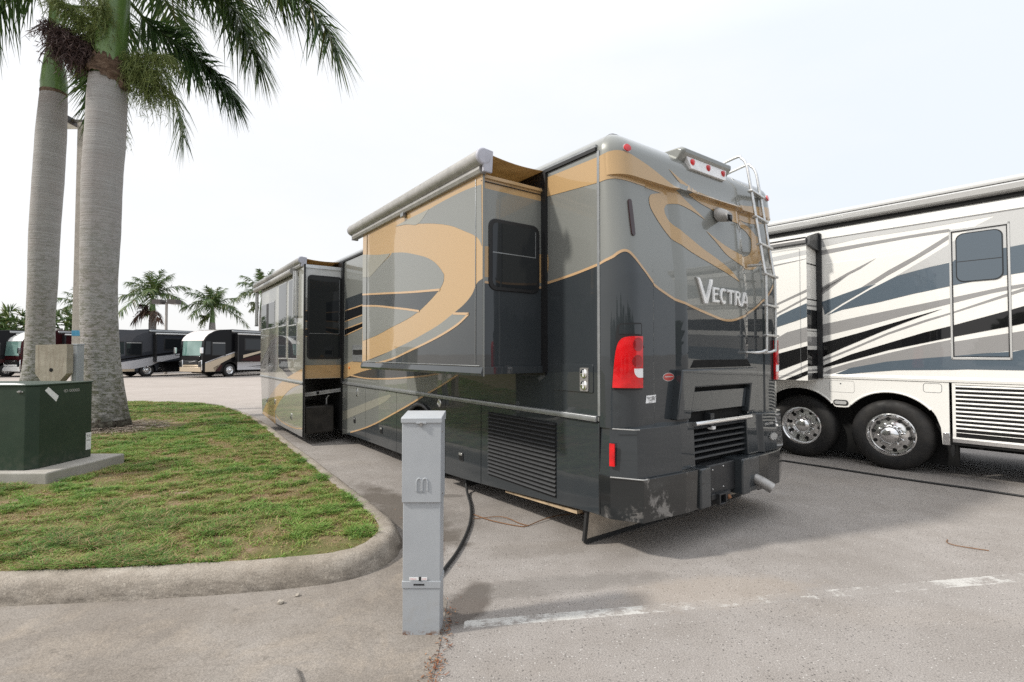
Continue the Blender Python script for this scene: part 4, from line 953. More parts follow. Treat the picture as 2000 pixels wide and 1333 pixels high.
t.bump(t.math('SUBTRACT', fine, t.math('MULTIPLY', pit, 1.2)), .55, .006)
M['asphalt'] = t.m
b = MB(); b.add([(-400, -120, 0), (400, -120, 0), (400, 500, 0), (-400, 500, 0)], [(0, 1, 2, 3)], M['asphalt']); g = b.build('parking_lot', smooth=0); struct(g)

# concrete apron in the left foreground
t = NT('stained_concrete')
co = t.co()
c = t.ramp(t.noise(.9, 6, .6), [(.28, (.15, .128, .108)), (.5, (.215, .19, .165)), (.72, (.285, .26, .235))])
c = t.mix(t.ramp(t.noise(2.2, 6, .7, dist=.6), [(.5, 0.), (.72, .45)]), c, (.34, .285, .225))
c = t.mix(t.ramp(t.noise(.55, 4, .6, stretch=(.5, 1.6, 1)), [(.60, 0.), (.76, .6)]), c, (.45, .44, .43))
c = t.mix(t.ramp(t.noise(16, 6, .75), [(.56, 0.), (.68, .5)]), c, (.11, .095, .08))
fn = t.noise(130, 5, .85); c = t.mix(.9, c, t.ramp(fn, [(.30, (.2, .2, .2)), (.5, (.5, .5, .5)), (.70, (.85, .85, .85))]), 'OVERLAY')
t.set(color=c, rough=.88, spec=.3); t.bump(fn, .45, .005); M['concrete'] = t.m
AP = [(-.395, -6), (-.398, 2.58), (-.41, 3.04), (-.43, 3.4), (-.60, 3.8), (-.82, 4.12), (-.9, 4.3), (-1.2, 4.3), (-20, 3.7), (-20, -6)]
b = MB(); b.add([(px, py, .004) for px, py in AP], [tuple(range(len(AP)))], M['concrete']); struct(b.build('concrete_apron', smooth=0))
b = MB(); GU = [(-8, 2.33), (-2.6, 2.60), (-2.1, 2.645), (-1.6, 2.685), (-1.25, 2.70), (-1.10, 2.665), (-1.03, 2.55), (-1.0, 2.2), (-1.0, 1.2), (-8, 1.0)]
b.prism(GU, 'z', -.05, .035, M['concrete']); struct(b.build('gutter_strip', smooth=0, bevel=.03, seg=4))

# kerbed island
KO = [(-30, 1.6), (-8, 2.93), (-3.32, 3.33), (-2.7, 3.39), (-2.08, 3.475), (-1.57, 3.575), (-1.19, 3.71), (-.985, 3.95), (-.93, 4.26), (-1.0, 4.60), (-1.36, 5.2), (-1.74, 5.77), (-3.17, 7.90), (-6.15, 12.25), (-8.3, 14.75), (-9.0, 15.25), (-9.9, 15.6), (-13, 16.2), (-40, 18.5)]
ko = cr(KO, 5, False, 200)
def offs(P, d):
    out_ = []
    for i, p in enumerate(P):
        q = P[min(i + 1, len(P) - 1)]; r = P[max(i - 1, 0)]
        dx, dy = q[0] - r[0], q[1] - r[1]; L = math.hypot(dx, dy) or 1
        out_.append((p[0] - dy / L * d, p[1] + dx / L * d))
    return out_
t = NT('kerb_concrete')
c = t.ramp(t.noise(3., 6, .65), [(.28, (.22, .19, .155)), (.5, (.31, .272, .228)), (.75, (.41, .37, .32))])
zz_ = t.sep()[2]
gr = t.ramp(t.noise(7, 6, .7, stretch=(1, 1, 3)), [(.35, 1.), (.62, 0.)])
dirt = t.math('MULTIPLY', gr, t.ramp(zz_, [(.0, .9), (.12, .35), (.15, .1)]))
c = t.mix(dirt, c, (.10, .085, .07))
c = t.mix(t.ramp(t.noise(26, 4, .7), [(.62, 0.), (.72, .6)]), c, (.58, .53, .45))
kx, ky, kz = t.sep()
for jx, jy, dx, dy in ((-2.75, 7.35, -.56, .83), (-4.6, 10.1, -.56, .83)):
    al = t.math('ADD', t.math('MULTIPLY', t.math('SUBTRACT', kx, jx), dx), t.math('MULTIPLY', t.math('SUBTRACT', ky, jy), dy)); pe = t.math('SUBTRACT', t.math('MULTIPLY', t.math('SUBTRACT', kx, jx), dy), t.math('MULTIPLY', t.math('SUBTRACT', ky, jy), dx))
    jm = t.math('MULTIPLY', t.math('LESS_THAN', t.math('ABSOLUTE', t.math('ADD', al, t.math('MULTIPLY', t.math('SUBTRACT', t.noise(20), .5), .01))), .006), t.math('LESS_THAN', t.math('ABSOLUTE', pe), .5)); c = t.mix(t.math('MULTIPLY', jm, .8), c, (.05, .042, .035))
fn = t.noise(110, 5, .85); c = t.mix(.85, c, t.ramp(fn, [(.30, (.2, .2, .2)), (.5, (.5, .5, .5)), (.70, (.82, .82, .82))]), 'OVERLAY')
t.set(color=c, rough=.9, spec=.25); t.bump(t.math('ADD', fn, t.noise(18, 4)), .6, .008); M['kerb'] = t.m
prof = [(-.005, -.03), (0., .0), (.02, .05), (.045, .10), (.075, .135), (.11, .15), (.17, .155), (.20, .153), (.21, .10)]
rings = [(offs(ko, d), h) for d, h in prof]
b = MB(); n = len(ko); V = []; F = []
rk = random.Random(4)
jit = [(rk.uniform(-.004, .004), rk.uniform(-.004, .004)) for _ in range(n)]
for k, (Pp, h) in enumerate(rings):
    for i, p in enumerate(Pp): V.append((p[0] + jit[i][0], p[1] + jit[i][0], h + jit[i][1]))
for k in range(len(prof) - 1):
    for i in range(n - 1): F.append((k * n + i, k * n + i + 1, (k + 1) * n + i + 1, (k + 1) * n + i))
b.add(V, F, M['kerb']); struct(b.build('kerb', smooth=60))

# lawn soil and grass
ks = offs(ko, .19)
t = NT('lawn_soil')
c = t.ramp(t.noise(2.6, 6, .7), [(.3, (.10, .125, .035)), (.48, (.15, .14, .06)), (.62, (.23, .165, .10)), (.78, (.33, .27, .215))])
c = t.mix(.6, c, t.ramp(t.noise(70, 4, .75), [(.3, (.18, .18, .18)), (.7, (.85, .85, .85))]), 'OVERLAY')
t.set(color=c, rough=.95, spec=.15); t.bump(t.noise(60, 4, .7), .8, .02); M['soil'] = t.m
b = MB(); LP = [(px, py) for px, py in ks] + [(-40, 10)]
b.add([(px, py, .142) for px, py in LP], [tuple(range(len(LP)))], M['soil']); struct(b.build('lawn', smooth=0))
rng = np.random.default_rng(5)
_tab = [rng.random((64, 64)) for _ in range(6)]
def vnoise(x, y, sc, k=0):
    X_, Y_ = x * sc, y * sc
    i = np.floor(X_).astype(int); j = np.floor(Y_).astype(int); u = X_ - i; v = Y_ - j
    u = u * u * (3 - 2 * u); v = v * v * (3 - 2 * v); T = _tab[k]
    g_ = lambda a, c_: T[a % 64, c_ % 64]
    return (g_(i, j) * (1 - u) + g_(i + 1, j) * u) * (1 - v) + (g_(i, j + 1) * (1 - u) + g_(i + 1, j + 1) * u) * v
def inpoly(x, y, P):
    ins = np.zeros(len(x), bool); n = len(P)
    for i in range(n):
        x1, y1 = P[i]; x2, y2 = P[i - 1]
        if y1 == y2: continue
        c_ = ((y1 > y) != (y2 > y)) & (x < (x2 - x1) * (y - y1) / (y2 - y1) + x1)
        ins ^= c_
    return ins
def leafy(name, stops, trans=.35, rough=.55):
    t = NT(name); at = t.n.new('ShaderNodeAttribute'); at.attribute_name = 'tone'
    c = t.ramp(at.outputs['Fac'], stops)
    t.set(color=c, rough=rough, spec=.35)
    tr = t.n.new('ShaderNodeBsdfTranslucent'); t.L(c, tr.inputs[0]); mx = t.n.new('ShaderNodeMixShader'); mx.inputs[0].default_value = trans
    t.L(t.b.outputs[0], mx.inputs[1]); t.L(tr.outputs[0], mx.inputs[2]); t.L(mx.outputs[0], t.out.inputs[0]); return t.m
M['grass'] = leafy('grass_blade', [(0., (.36, .23, .14)), (.20, (.36, .28, .13)), (.32, (.29, .33, .085)), (.55, (.21, .34, .07)), (.78, (.14, .275, .055)), (1., (.07, .15, .036))], .3, .6)
def raw_mesh(name, V, F, tone, mat, parent=None):
    """V (n,3), F (m,3 or 4), tone per vertex"""
    me = bpy.data.meshes.new(name); k = F.shape[1]
    me.vertices.add(len(V)); me.vertices.foreach_set('co', V.astype(np.float32).ravel())
    me.loops.add(F.size); me.loops.foreach_set('vertex_index', F.astype(np.int32).ravel())
    me.polygons.add(len(F)); me.polygons.foreach_set('loop_start', (np.arange(len(F)) * k).astype(np.int32))
    me.update(calc_edges=True); me.validate()
    a = me.attributes.new('tone', 'FLOAT', 'POINT'); a.data.foreach_set('value', tone.astype(np.float32))
    me.materials.append(mat); o = bpy.data.objects.new(name, me); COL.objects.link(o)
    if parent: o.parent = parent
    return o
PAD = [(-7.9, 5.78), (-5.25, 5.80), (-5.30, 7.05), (-7.9, 7.05)]
def make_grass():
    N = 1700000
    # more blades where they show large: sample in view angle and depth
    u = rng.uniform(-1.5, -.18, N); d = 2.9 * np.exp(rng.uniform(0, 1, N) ** .8 * math.log(17 / 2.9))
    x = u * d; y = d
    dens = vnoise(x, y, 1.1, 0) * .25 + vnoise(x, y, 4.7, 1) * .42 + vnoise(x, y, 13., 2) * .40
    bare = vnoise(x + 7, y, 1.5, 3) * .5 + vnoise(x, y + 3, 5.3, 4) * .5
    keep = inpoly(x, y, offs(ko, .205)[:] + [(-40, 10)]) & ~inpoly(x, y, PAD) & (rng.random(N) < np.clip((dens - .29) * 2.6, .18, 1)) & (rng.random(N) > np.clip((bare - .60) * 6, 0, .85))
    # bare ring of dry roots round the trunk, bald spot by the kerb corner
    rt = np.hypot(x + 8.0, y - 10.2)
    keep &= ~((rt < 1.15 + .3 * vnoise(x, y, 3, 5)) & (rng.random(N) < .95))
    bc = np.hypot((x + 1.9) / 1.1, (y - 3.95) / .28); keep &= ~((bc < .5 + .7 * vnoise(x, y, 5, 5)) & (rng.random(N) < .85))
    x = x[keep]; y = y[keep]; n = len(x)
    dn = vnoise(x, y, 1.1, 0) * .25 + vnoise(x, y, 4.7, 1) * .42 + vnoise(x, y, 13., 2) * .40
    tall = np.clip((dn - .42) * 3.2, 0, 1)
    h = (.012 + .034 * tall ** 1.2) * rng.uniform(.55, 1.35, n); w = .0019 + .0026 * rng.random(n) ** 2 + .00035 * y
    a = rng.uniform(0, 2 * np.pi, n); ln = rng.uniform(.5, 2.6, n) * h
    la = rng.uniform(0, 2 * np.pi, n)
    base = np.stack([x, y, np.full(n, .140)], 1)
    sx = np.stack([np.cos(a) * w, np.sin(a) * w, np.zeros(n)], 1)
    mid = base + np.stack([np.cos(la) * ln * .35, np.sin(la) * ln * .35, h * .65], 1)
    tip = base + np.stack([np.cos(la) * ln, np.sin(la) * ln, h * rng.uniform(.75, 1.05, n)], 1)
    V = np.stack([base - sx, base + sx, mid + sx * .8, mid - sx * .8, tip], 1).reshape(-1, 3)
    k = (np.arange(n) * 5)[:, None]
    F = np.concatenate([k + np.array([0, 1, 2]), k + np.array([0, 2, 3]), k + np.array([3, 2, 4])], 0)
    hue = np.clip(.48 + .35 * (vnoise(x, y, 2.2, 2) - .5) * 2 * .6 + rng.normal(0, .13, n) + (tall - .5) * .5, 0, 1)
    dry = rng.random(n) < .08 + .28 * np.clip((vnoise(x + 7, y, .9, 3) - .45) * 3, 0, 1); hue[dry] = rng.uniform(.0, .28, dry.sum())
    return V, F, np.repeat(hue, 5)
V, F, tn = make_grass()
o = raw_mesh('grass', V, F, tn, M['grass']); tag(o, 'short patchy green grass with dry brown spots on the kerbed island', 'grass', kind='stuff')
def make_straw():
    n = 900; a = rng.uniform(0, 2 * np.pi, n); r_ = .36 + rng.random(n) ** 1.2 * .75
    cx, cy = -8.12, 10.25
    x = cx + np.cos(a) * r_; y = cy + np.sin(a) * r_ - .05
    d = a + rng.normal(0, .5, n); L = rng.uniform(.06, .22, n); w = rng.uniform(.004, .009, n)
    z0 = .145 + rng.random(n) * .05 * np.clip(1.2 - r_, 0, 1); z1 = .15 + rng.random(n) * .04
    P0 = np.stack([x - np.cos(d) * L / 2, y - np.sin(d) * L / 2, z0 + .02], 1); P1 = np.stack([x + np.cos(d) * L / 2, y + np.sin(d) * L / 2, z1], 1)
    s_ = np.stack([-np.sin(d) * w, np.cos(d) * w, np.zeros(n)], 1); up = np.array([0, 0, .006])
    V = np.stack([P0 - s_, P0 + s_, P0 + up, P1 - s_, P1 + s_, P1 + up], 1).reshape(-1, 3); k = (np.arange(n) * 6)[:, None]
    F = np.concatenate([k + np.array(q) for q in ([0, 1, 4, 3], [1, 2, 5, 4], [2, 0, 3, 5])], 0)
    return V, F, np.repeat(rng.random(n), 6)
t = NT('dry_straw'); at = t.n.new('ShaderNodeAttribute'); at.attribute_name = 'tone'; t.set(color=t.ramp(at.outputs['Fac'], [(0, (.09, .065, .045)), (.5, (.27, .215, .165)), (1, (.46, .40, .33))]), rough=.9); M['straw'] = t.m
V, F, tn = make_straw(); o = raw_mesh('dry_straw', V, F, tn, M['straw']); tag(o, 'dry fallen straw and dead roots round the foot of the big palm', 'straw', kind='stuff')
def litter():
    n = 230; V = []; 
    k1 = rng.integers(0, 3, n)
    cen = np.array([[-.385, 2.95], [-.40, 2.68], [-.80, 4.6]])[k1]; spread = np.array([[.025, .22], [.03, .07], [.06, .35]])[k1]
    x = cen[:, 0] + rng.normal(0, 1, n) * spread[:, 0]; y = cen[:, 1] + rng.normal(0, 1, n) * spread[:, 1]
    x = np.where(k1 == 2, x - (y - 4.6) * .45, x)
    a = rng.uniform(0, 6.28, n); L = rng.uniform(.004, .015, n); w = rng.uniform(.0015, .004, n); z = .007 + rng.random(n) * .008
    dx = np.stack([np.cos(a) * L, np.sin(a) * L, rng.uniform(-.002, .004, n)], 1); sx = np.stack([-np.sin(a) * w, np.cos(a) * w, np.zeros(n)], 1)
    P = np.stack([x, y, z], 1); V = np.stack([P - dx - sx, P + dx - sx, P + dx + sx, P - dx + sx], 1).reshape(-1, 3)
    F = (np.arange(n) * 4)[:, None] + np.array([0, 1, 2, 3]); return V, F, np.repeat(rng.random(n), 4)
t = NT('leaf_litter'); at = t.n.new('ShaderNodeAttribute'); at.attribute_name = 'tone'; t.set(color=t.ramp(at.outputs['Fac'], [(0, (.05, .03, .02)), (.5, (.20, .075, .035)), (1, (.33, .19, .10))]), rough=.9); M['litter'] = t.m
V, F, tn = litter(); o = raw_mesh('leaf_litter', V, F, tn, M['litter']); tag(o, 'rust coloured leaf litter along the pavement joint and kerb', 'leaf litter', kind='stuff')

# ================================================================ things on the ground
b = MB(); rn = random.Random(3)
def stone(name, x, y, r, label):
    b = MB(); bm = bmesh.new(); bmesh.ops.create_icosphere(bm, subdivisions=2, radius=r)
    for v in bm.verts: v.co *= rn.uniform(.78, 1.15); v.co.z *= .75
    b.add([(v.co.x, v.co.y, v.co.z + r * .55) for v in bm.verts], [[w.index for w in f.verts] for f in bm.faces], plain('pebble', (.36, .32, .27), .9)); bm.free()
    o = b.build(name, smooth=0); o.location = (x, y, .004); tag(o, label, 'stone', 'pebbles by the kerb')
stone('stone', -1.52, 3.37, .020, 'darker pebble nearer the camera on the concrete before the kerb'); stone('stone', -1.453, 3.475, .015, 'smaller pale pebble lying close against the foot of the kerb')
# power pedestal
PX, PY = -.531, 3.0
ped = thing('power_pedestal', 'grey metal power pedestal standing on the pavement before the dark motorhome', 'power pedestal', (PX, PY, 0))
t = NT('grey_enamel'); c = t.ramp(t.noise(5, 4), [(.3, (.345, .362, .38)), (.7, (.39, .408, .425))])
zz_ = t.sep()[2]; rust = t.math('MULTIPLY', t.ramp(t.noise(28, 5, .7), [(.48, 0.), (.58, 1.)]), t.ramp(zz_, [(.01, 1.), (.035, 0.)]))
c = t.mix(rust, c, (.16, .07, .03)); c = t.mix(t.math('MULTIPLY', t.ramp(t.noise(14, 5, .6), [(.5, 0.), (.7, 1.)]), t.ramp(zz_, [(.0, .5), (.30, 0.)])), c, (.30, .27, .23))
t.set(color=c, rough=.42, spec=.45); M['enamel'] = t.m
hw = .1135
b = MB(); b.box(-hw + .004, hw - .004, .0, .15, .0, .78, M['enamel']); b.build('post', ped, bevel=.003)
b = MB(); b.box(-hw, hw, -.004, .154, .275, .315, M['enamel']); b.build('band', ped, bevel=.002)
b = MB(); b.prism([(-.012, .775), (-.014, 1.245), (.16, 1.245), (.16, .775)], 'x', -hw - .001, hw + .001, M['enamel']); hd = b.build('cover', ped, bevel=.003)
b = MB(); b.prism([(-.022, 1.24), (-.022, 1.268), (-.012, 1.272), (.17, 1.292), (.17, 1.24)], 'x', -hw - .006, hw + .006, M['enamel']); b.build('lid', ped, bevel=.003)
b = MB()
for x0 in (-.028, .006):
    P = [(x0, .845), (x0, .895), (x0 + .006, .912), (x0 + .016, .917), (x0 + .026, .912), (x0 + .030, .895), (x0 + .030, .845)]
    b.tube([(px, -.0145, pz) for px, pz in P], .0048, M['enamel'], 6)
V, F = text_mesh('MIDWEST', .011, .0006); b.add([(-.027 + v[0], -.0137 - v[2], .832 + v[1]) for v in V], F, M['enamel']); b.build('embossed_mark', hd, smooth=40)
b = MB(); b.box(-.07, .035, -.0055, -.0038, .322, .340, M['white']); b.box(-.014, .0, -.0065, -.005, .320, .342, M['plastic']); V, F = text_mesh('WARNING', .008, 0); b.add([(-.066 + v[0], -.006, .327 + v[1]) for v in V], F, M['red']); V, F = text_mesh('CAUTION', .008, 0); b.add([(.003 + v[0] * .8, -.006, .327 + v[1]) for v in V], F, M['red'])
b.build('warning_sticker', ped, smooth=0)
b = MB(); b.box(-.045, .018, -.0055, -.0038, .292, .301, M['plastic']); b.build('name_plate', ped)
for px_, pz_ in ((-hw - .003, 1.185), (hw + .003, 1.185), (-hw - .003, .82), (hw + .003, .82)):
    b = MB(); b.lathe([(.006, -.004), (.006, .004), (0, .005)], (px_, .03, pz_), (1, 0, 0), M['steel'], 8); b.build('bolt', ped)
b = MB(); b.box(-.03, .03, -.026, -.019, 1.236, 1.246, M['enamel']); b.box(-.008, .008, -.03, -.02, 1.222, 1.244, M['steel']); b.build('hasp', ped, bevel=.001)
# cords
def world1(x, y, z): 
    ca, sa = math.cos(A1), math.sin(A1); return (C1[0] + x * ca - y * sa, C1[1] + x * sa + y * ca, z)
b = MB(); P = [world1(.12, 2.52, .30), world1(.10, 2.515, .12), (-.52, 5.93, .03), (-.44, 5.45, .018), (-.405, 5.0, .018), (-.413, 4.6, .018), (-.45, 4.2, .018), (-.50, 3.92, .018), (-.55, 3.65, .02), (-.57, 3.35, .07), (-.56, 3.17, .22), (-.55, 3.12, .30)]
b.tube(cr3(P, 8), .0145, M['rubber'], 10); o = b.build('black_cord', smooth=60); tag(o, 'thick black power cord running from the dark motorhome to the grey pedestal', 'cord')
b = MB(); P = [(2.9, 9.4, .013), (3.6, 8.45, .013), (4.09, 7.80, .013), (4.46, 7.38, .013), (4.86, 6.90, .013), (5.22, 6.50, .013), (5.56, 6.16, .013), (5.85, 5.83, .013), (6.6, 5.05, .013), (7.4, 4.4, .013)]
b.tube(cr3(P, 6), .0135, M['rubber'], 8); o = b.build('hose', smooth=60); tag(o, 'long black hose lying across the asphalt before the cream motorhome', 'hose')
M['twig'] = plain('dry_brown_stem', (.22, .11, .05), .8)
b = MB(); b.tube(cr3([(-.39, 5.2, .008), (-.2, 5.0, .012), (.05, 4.86, .008), (.146, 4.86, .008), (.30, 5.0, .02), (.45, 5.12, .02), (.6, 5.2, .012), (.75, 5.22, .015)], 5), .0045, M['twig'], 6); b.tube(cr3([(-.38, 5.07, .008), (-.10, 5.1, .016), (.07, 4.93, .01), (.15, 4.87, .008)], 5), .004, M['twig'], 6); o = b.build('dry_palm_stem', smooth=60); tag(o, 'looped brown dry palm stem on the ground under the rear overhang', 'palm stem')
b = MB(); b.tube(cr3([(3.84, 4.51, .006), (3.77, 4.43, .01), (3.80, 4.36, .008), (3.97, 4.26, .006)], 5), .0035, M['twig'], 6); o = b.build('twig', smooth=60); tag(o, 'single bent brown twig lying on open asphalt at the right', 'twig')

# transformer on its concrete pad
t = NT('cast_pad'); fn = t.noise(90, 4, .7); c = t.ramp(t.noise(2.5, 5, .6), [(.3, (.30, .28, .245)), (.7, (.42, .40, .365))]); t.set(color=t.mix(.5, c, t.ramp(fn, [(.25, (.35, .35, .35)), (.75, (.65, .65, .65))]), 'OVERLAY'), rough=.9, spec=.25); t.bump(fn, .3, .005); M['pad'] = t.m
b = MB(); b.prism([(-7.85, 5.86), (-5.355, 5.87), (-5.32, 7.0), (-7.85, 7.0)], 'z', .09, .272, M['pad']); o = b.build('concrete_pad', smooth=0, bevel=.018, seg=3); tag(o, 'pale grey concrete slab on the lawn under the green transformer box', 'concrete pad')
tr = thing('transformer', 'dark green metal transformer cabinet with white stickers on a concrete pad', 'transformer', (-6.4, 6.4, .272))
t = NT('green_enamel'); c = t.ramp(t.noise(3, 5), [(.3, (.020, .038, .024)), (.7, (.027, .048, .031))]); zz_ = t.sep()[2]; c = t.mix(t.math('MULTIPLY', t.ramp(t.noise(12, 5, .7), [(.45, 0.), (.7, .5)]), t.ramp(zz_, [(0., 1.), (.3, .1)])), c, (.10, .095, .075)); t.set(color=c, rough=.45, spec=.4); M['green'] = t.m
ox, oy = -6.4, 6.4
TB = [(-7.35, 5.975), (-5.72, 5.975), (-5.645, 6.075), (-5.62, 6.80), (-7.35, 6.80)]; tb = [(px - ox, py - oy) for px, py in TB]
b = MB(); b.prism(tb, 'z', 0, .985, M['green']); b.build('cabinet', tr, smooth=0, bevel=.008)
tp = [((px - ox) * 1.0 + (.008 if px > -6 else -.01), (py - oy) + (-.012 if py < 6.3 else .01)) for px, py in TB]
b = MB(); b.prism(tp, 'z', .985, 1.003, M['green']); b.build('top', tr, smooth=0, bevel=.004)
b = MB(); V = [(-.95, -.38, 1.0045), (.60, -.40, 1.0045), (.56, -.30, 1.0045), (.25, -.12, 1.0045), (-.95, -.1, 1.0045)]; b.add(V, [(0, 1, 2, 3, 4)], plain('patch_white', (.72, .72, .70), .8)); b.build('white_top_patch', tr, smooth=0)  # flat white patch over the front of the cabinet top
b = MB(); b.box(.585, .655, -.435, -.424, .915, .928, M['alu']); b.lathe([(.016, 0), (.016, .02), (0, .024)], (.62, -.425, .922), (0, -1, 0), M['steel'], 10); b.build('latch', tr)
def onright(yy, zz, d=.0015):   # right wall of the cabinet
    k = (yy - (6.075 - oy)) / .725; return (-5.645 - ox + .025 * k + d, yy, zz)
b = MB(); q = [(-.265, .925), (-.22, .965), (-.085, .845), (-.115, .775)]; b.add([onright(*p_) for p_ in q], [(0, 1, 2, 3)], M['white'])
b.build('torn_sticker', tr, smooth=0)
b = MB(); b.add([onright(*p_) for p_ in ((.315, .10), (.395, .10), (.395, .325), (.315, .325))], [(0, 1, 2, 3)], M['white'])
V, F = text_mesh('TR', .05, 0); b.add([onright(.325 + v[0], .26 + v[1], .003) for v in V], F, M['trim']); V, F = text_mesh('0042', .03, 0); b.add([onright(.322 + v[0], .215 + v[1], .003) for v in V], F, M['trim']); b.build('number_label', tr, smooth=0)
V, F = text_mesh('ID-00002', .05, 0); b = MB(); b.add([onright(-.02 + v[0] * 1.2, .885 + v[1], .003) for v in V], F, M['silver']); b.build('stencil_number', tr, smooth=0)

# concrete post block and grey box behind the transformer
t = NT('old_concrete'); fn = t.noise(70, 5, .7); c = t.ramp(t.noise(4, 6, .65), [(.3, (.27, .235, .185)), (.7, (.44, .40, .33))]); c = t.mix(t.ramp(t.noise(5, 5, .6, stretch=(4, 4, .3)), [(.5, 0.), (.7, .55)]), c, (.17, .12, .085)); t.set(color=t.mix(.5, c, t.ramp(fn, [(.25, (.3, .3, .3)), (.75, (.7, .7, .7))]), 'OVERLAY'), rough=.95, spec=.2); t.bump(fn, .5, .008); M['oldconc'] = t.m
b = MB(); b.prism([(-.29, 1.27), (-.17, 1.12), (.17, 1.12), (.295, 1.27), (.295, 1.815), (-.29, 1.80)], 'y', -.07, .07, M['oldconc']); b.box(-.14, .14, -.06, .06, .10, 1.13, M['oldconc']); b.lathe([(.036, 0), (.036, .003), (0, .0035)], (.01, -.0705, 1.335), (0, -1, 0), M['dark'], 16)
o = b.build('concrete_post', smooth=0, bevel=.012); o.location = (-8.575, 9.5, 0); tag(o, 'weathered concrete post head with one round hole, behind the green transformer', 'concrete post')
b = MB(); b.box(-.05, .05, -.06, .10, .12, 1.80, M['enamel']); b.box(-.056, .056, -.066, .106, 1.80, 1.825, M['enamel']); o = b.build('meter_box', smooth=0, bevel=.005); o.location = (-8.30, 9.68, 0); tag(o, 'narrow blue-grey metal box beside the concrete post', 'utility box')
# light pole behind the palms
lp = thing('lamp_post', 'tall square concrete lamp post with a blue band, close behind the big palm', 'lamp post', (-11.9, 14, .1), group='lamp posts in the lot')
M['poleconc'] = plain('pole_concrete', (.40, .365, .33), .9, var=.15, vs=12)
b = MB(); h0, h1 = .155, .105
b.add([(-h0, -h0, 0), (h0, -h0, 0), (h0, h0, 0), (-h0, h0, 0), (-h1 - .04, -h1, 7.95), (h1 - .04, -h1, 7.95), (h1 - .04, h1, 7.95), (-h1 - .04, h1, 7.95)], [(0, 1, 5, 4), (1, 2, 6, 5), (2, 3, 7, 6), (3, 0, 4, 7), (4, 5, 6, 7)], M['poleconc']); b.build('pole', lp, smooth=0, bevel=.02)
k = .142; b = MB(); b.box(-k - .004, k - .002, -k - .004, k + .004, 2.02, 2.17, plain('blue_tape', (.05, .25, .42), .5)); b.build('blue_band', lp, smooth=0)
M['fixture'] = plain('bronze_fixture', (.07, .06, .055), .5)
b = MB(); b.box(-.75, .65, -.04, .04, 7.98, 8.05, M['fixture']); b.build('arm', lp)
for sx in (-1, 1):
    b = MB(); b.prism([(-.28 + sx * .62, 7.92), (.28 + sx * .62, 7.92), (.25 + sx * .62, 8.12), (-.25 + sx * .62, 8.12)], 'y', -.3, .3, M['fixture']); h = b.build('lamp_head', lp, smooth=0, bevel=.015)
    b = MB(); b.box(-.24 + sx * .62, .24 + sx * .62, -.26, .26, 7.91, 7.919, M['white']); b.build('lamp_glass', h)

# ================================================================ palms
t = NT('royal_palm_bark')
zz_ = t.sep()
rng_ = t.noise(1., 3, .6, stretch=(.6, .6, 34.)); rg2 = t.noise(1., 2, .5, stretch=(1.5, 1.5, 90.))
c = t.ramp(rng_, [(.28, (.29, .275, .262)), (.5, (.35, .337, .325)), (.72, (.41, .398, .385))])
c = t.mix(t.ramp(rg2, [(.58, 0.), (.70, .32)]), c, (.15, .135, .125))
pat = t.noise(1.1, 5, .65); c = t.mix(t.ramp(pat, [(.45, 0.), (.7, .45)]), c, (.30, .245, .225))
lich = t.math('MULTIPLY', t.ramp(t.noise(11, 7, .8), [(.5, 0.), (.6, 1.)]), t.ramp(zz_[2], [(0., .85), (.5, .0)]))
mr = t.n.new('ShaderNodeMapRange'); mr.inputs[1].default_value = 5.5; mr.inputs[2].default_value = .4; t.L(zz_[2], mr.inputs[0])
lich = t.math('MULTIPLY', t.ramp(t.noise(8, 8, .85, stretch=(1, 1, 2.2)), [(.49, 0.), (.54, 1.)]), t.math('MULTIPLY', mr.outputs[0], .95))
c = t.mix(lich, c, (.085, .09, .042))
m2 = t.n.new('ShaderNodeMapRange'); m2.inputs[1].default_value = 1.3; m2.inputs[2].default_value = .1; t.L(zz_[2], m2.inputs[0])
c = t.mix(t.math('MULTIPLY', t.ramp(t.noise(7, 7, .8), [(.40, 0.), (.56, 1.)]), m2.outputs[0]), c, (.085, .085, .07))
t.set(color=c, rough=.92, spec=.2); t.bump(t.math('ADD', t.math('MULTIPLY', rg2, 1.), t.math('MULTIPLY', t.noise(30, 5, .7), .6)), .5, .02); M['bark'] = t.m
t = NT('root_collar'); c = t.ramp(t.noise(14, 8, .8), [(.38, (.025, .02, .016)), (.55, (.11, .10, .08)), (.7, (.25, .26, .22))]); t.set(color=c, rough=1., spec=.1); t.bump(t.noise(14, 8, .8), 1., .05); M['collar'] = t.m
t = NT('crownshaft'); c = t.ramp(t.noise(1., 4, .6, stretch=(3, 3, .6)), [(.3, (.085, .155, .04)), (.7, (.15, .24, .065))]); t.set(color=c, rough=.35, spec=.5, coat=.2); M['shaft'] = t.m
t = NT('dead_brown_sheath'); c = t.ramp(t.noise(6, 7, .75, stretch=(1, 1, 2.5)), [(.3, (.035, .025, .02)), (.5, (.12, .075, .05)), (.7, (.26, .19, .14))]); t.set(color=c, rough=.9, spec=.2); t.bump(t.noise(12, 6, .7, stretch=(1, 1, 3)), .9, .03); M['sheath'] = t.m
M['frond'] = leafy('palm_leaflet', [(0., (.17, .15, .05)), (.15, (.15, .175, .045)), (.4, (.085, .14, .038)), (.75, (.052, .105, .030)), (1., (.028, .06, .020))], .22, .42)
M['rachis'] = plain('frond_rib', (.12, .16, .05), .5, var=.25)
M['flower'] = leafy('green_flower_strand', [(0., (.21, .24, .075)), (1., (.12, .165, .05))], .2, .7)
M['fruit'] = leafy('purple_brown_fruit_strand', [(0., (.10, .06, .05)), (1., (.05, .03, .03))], .1, .7)

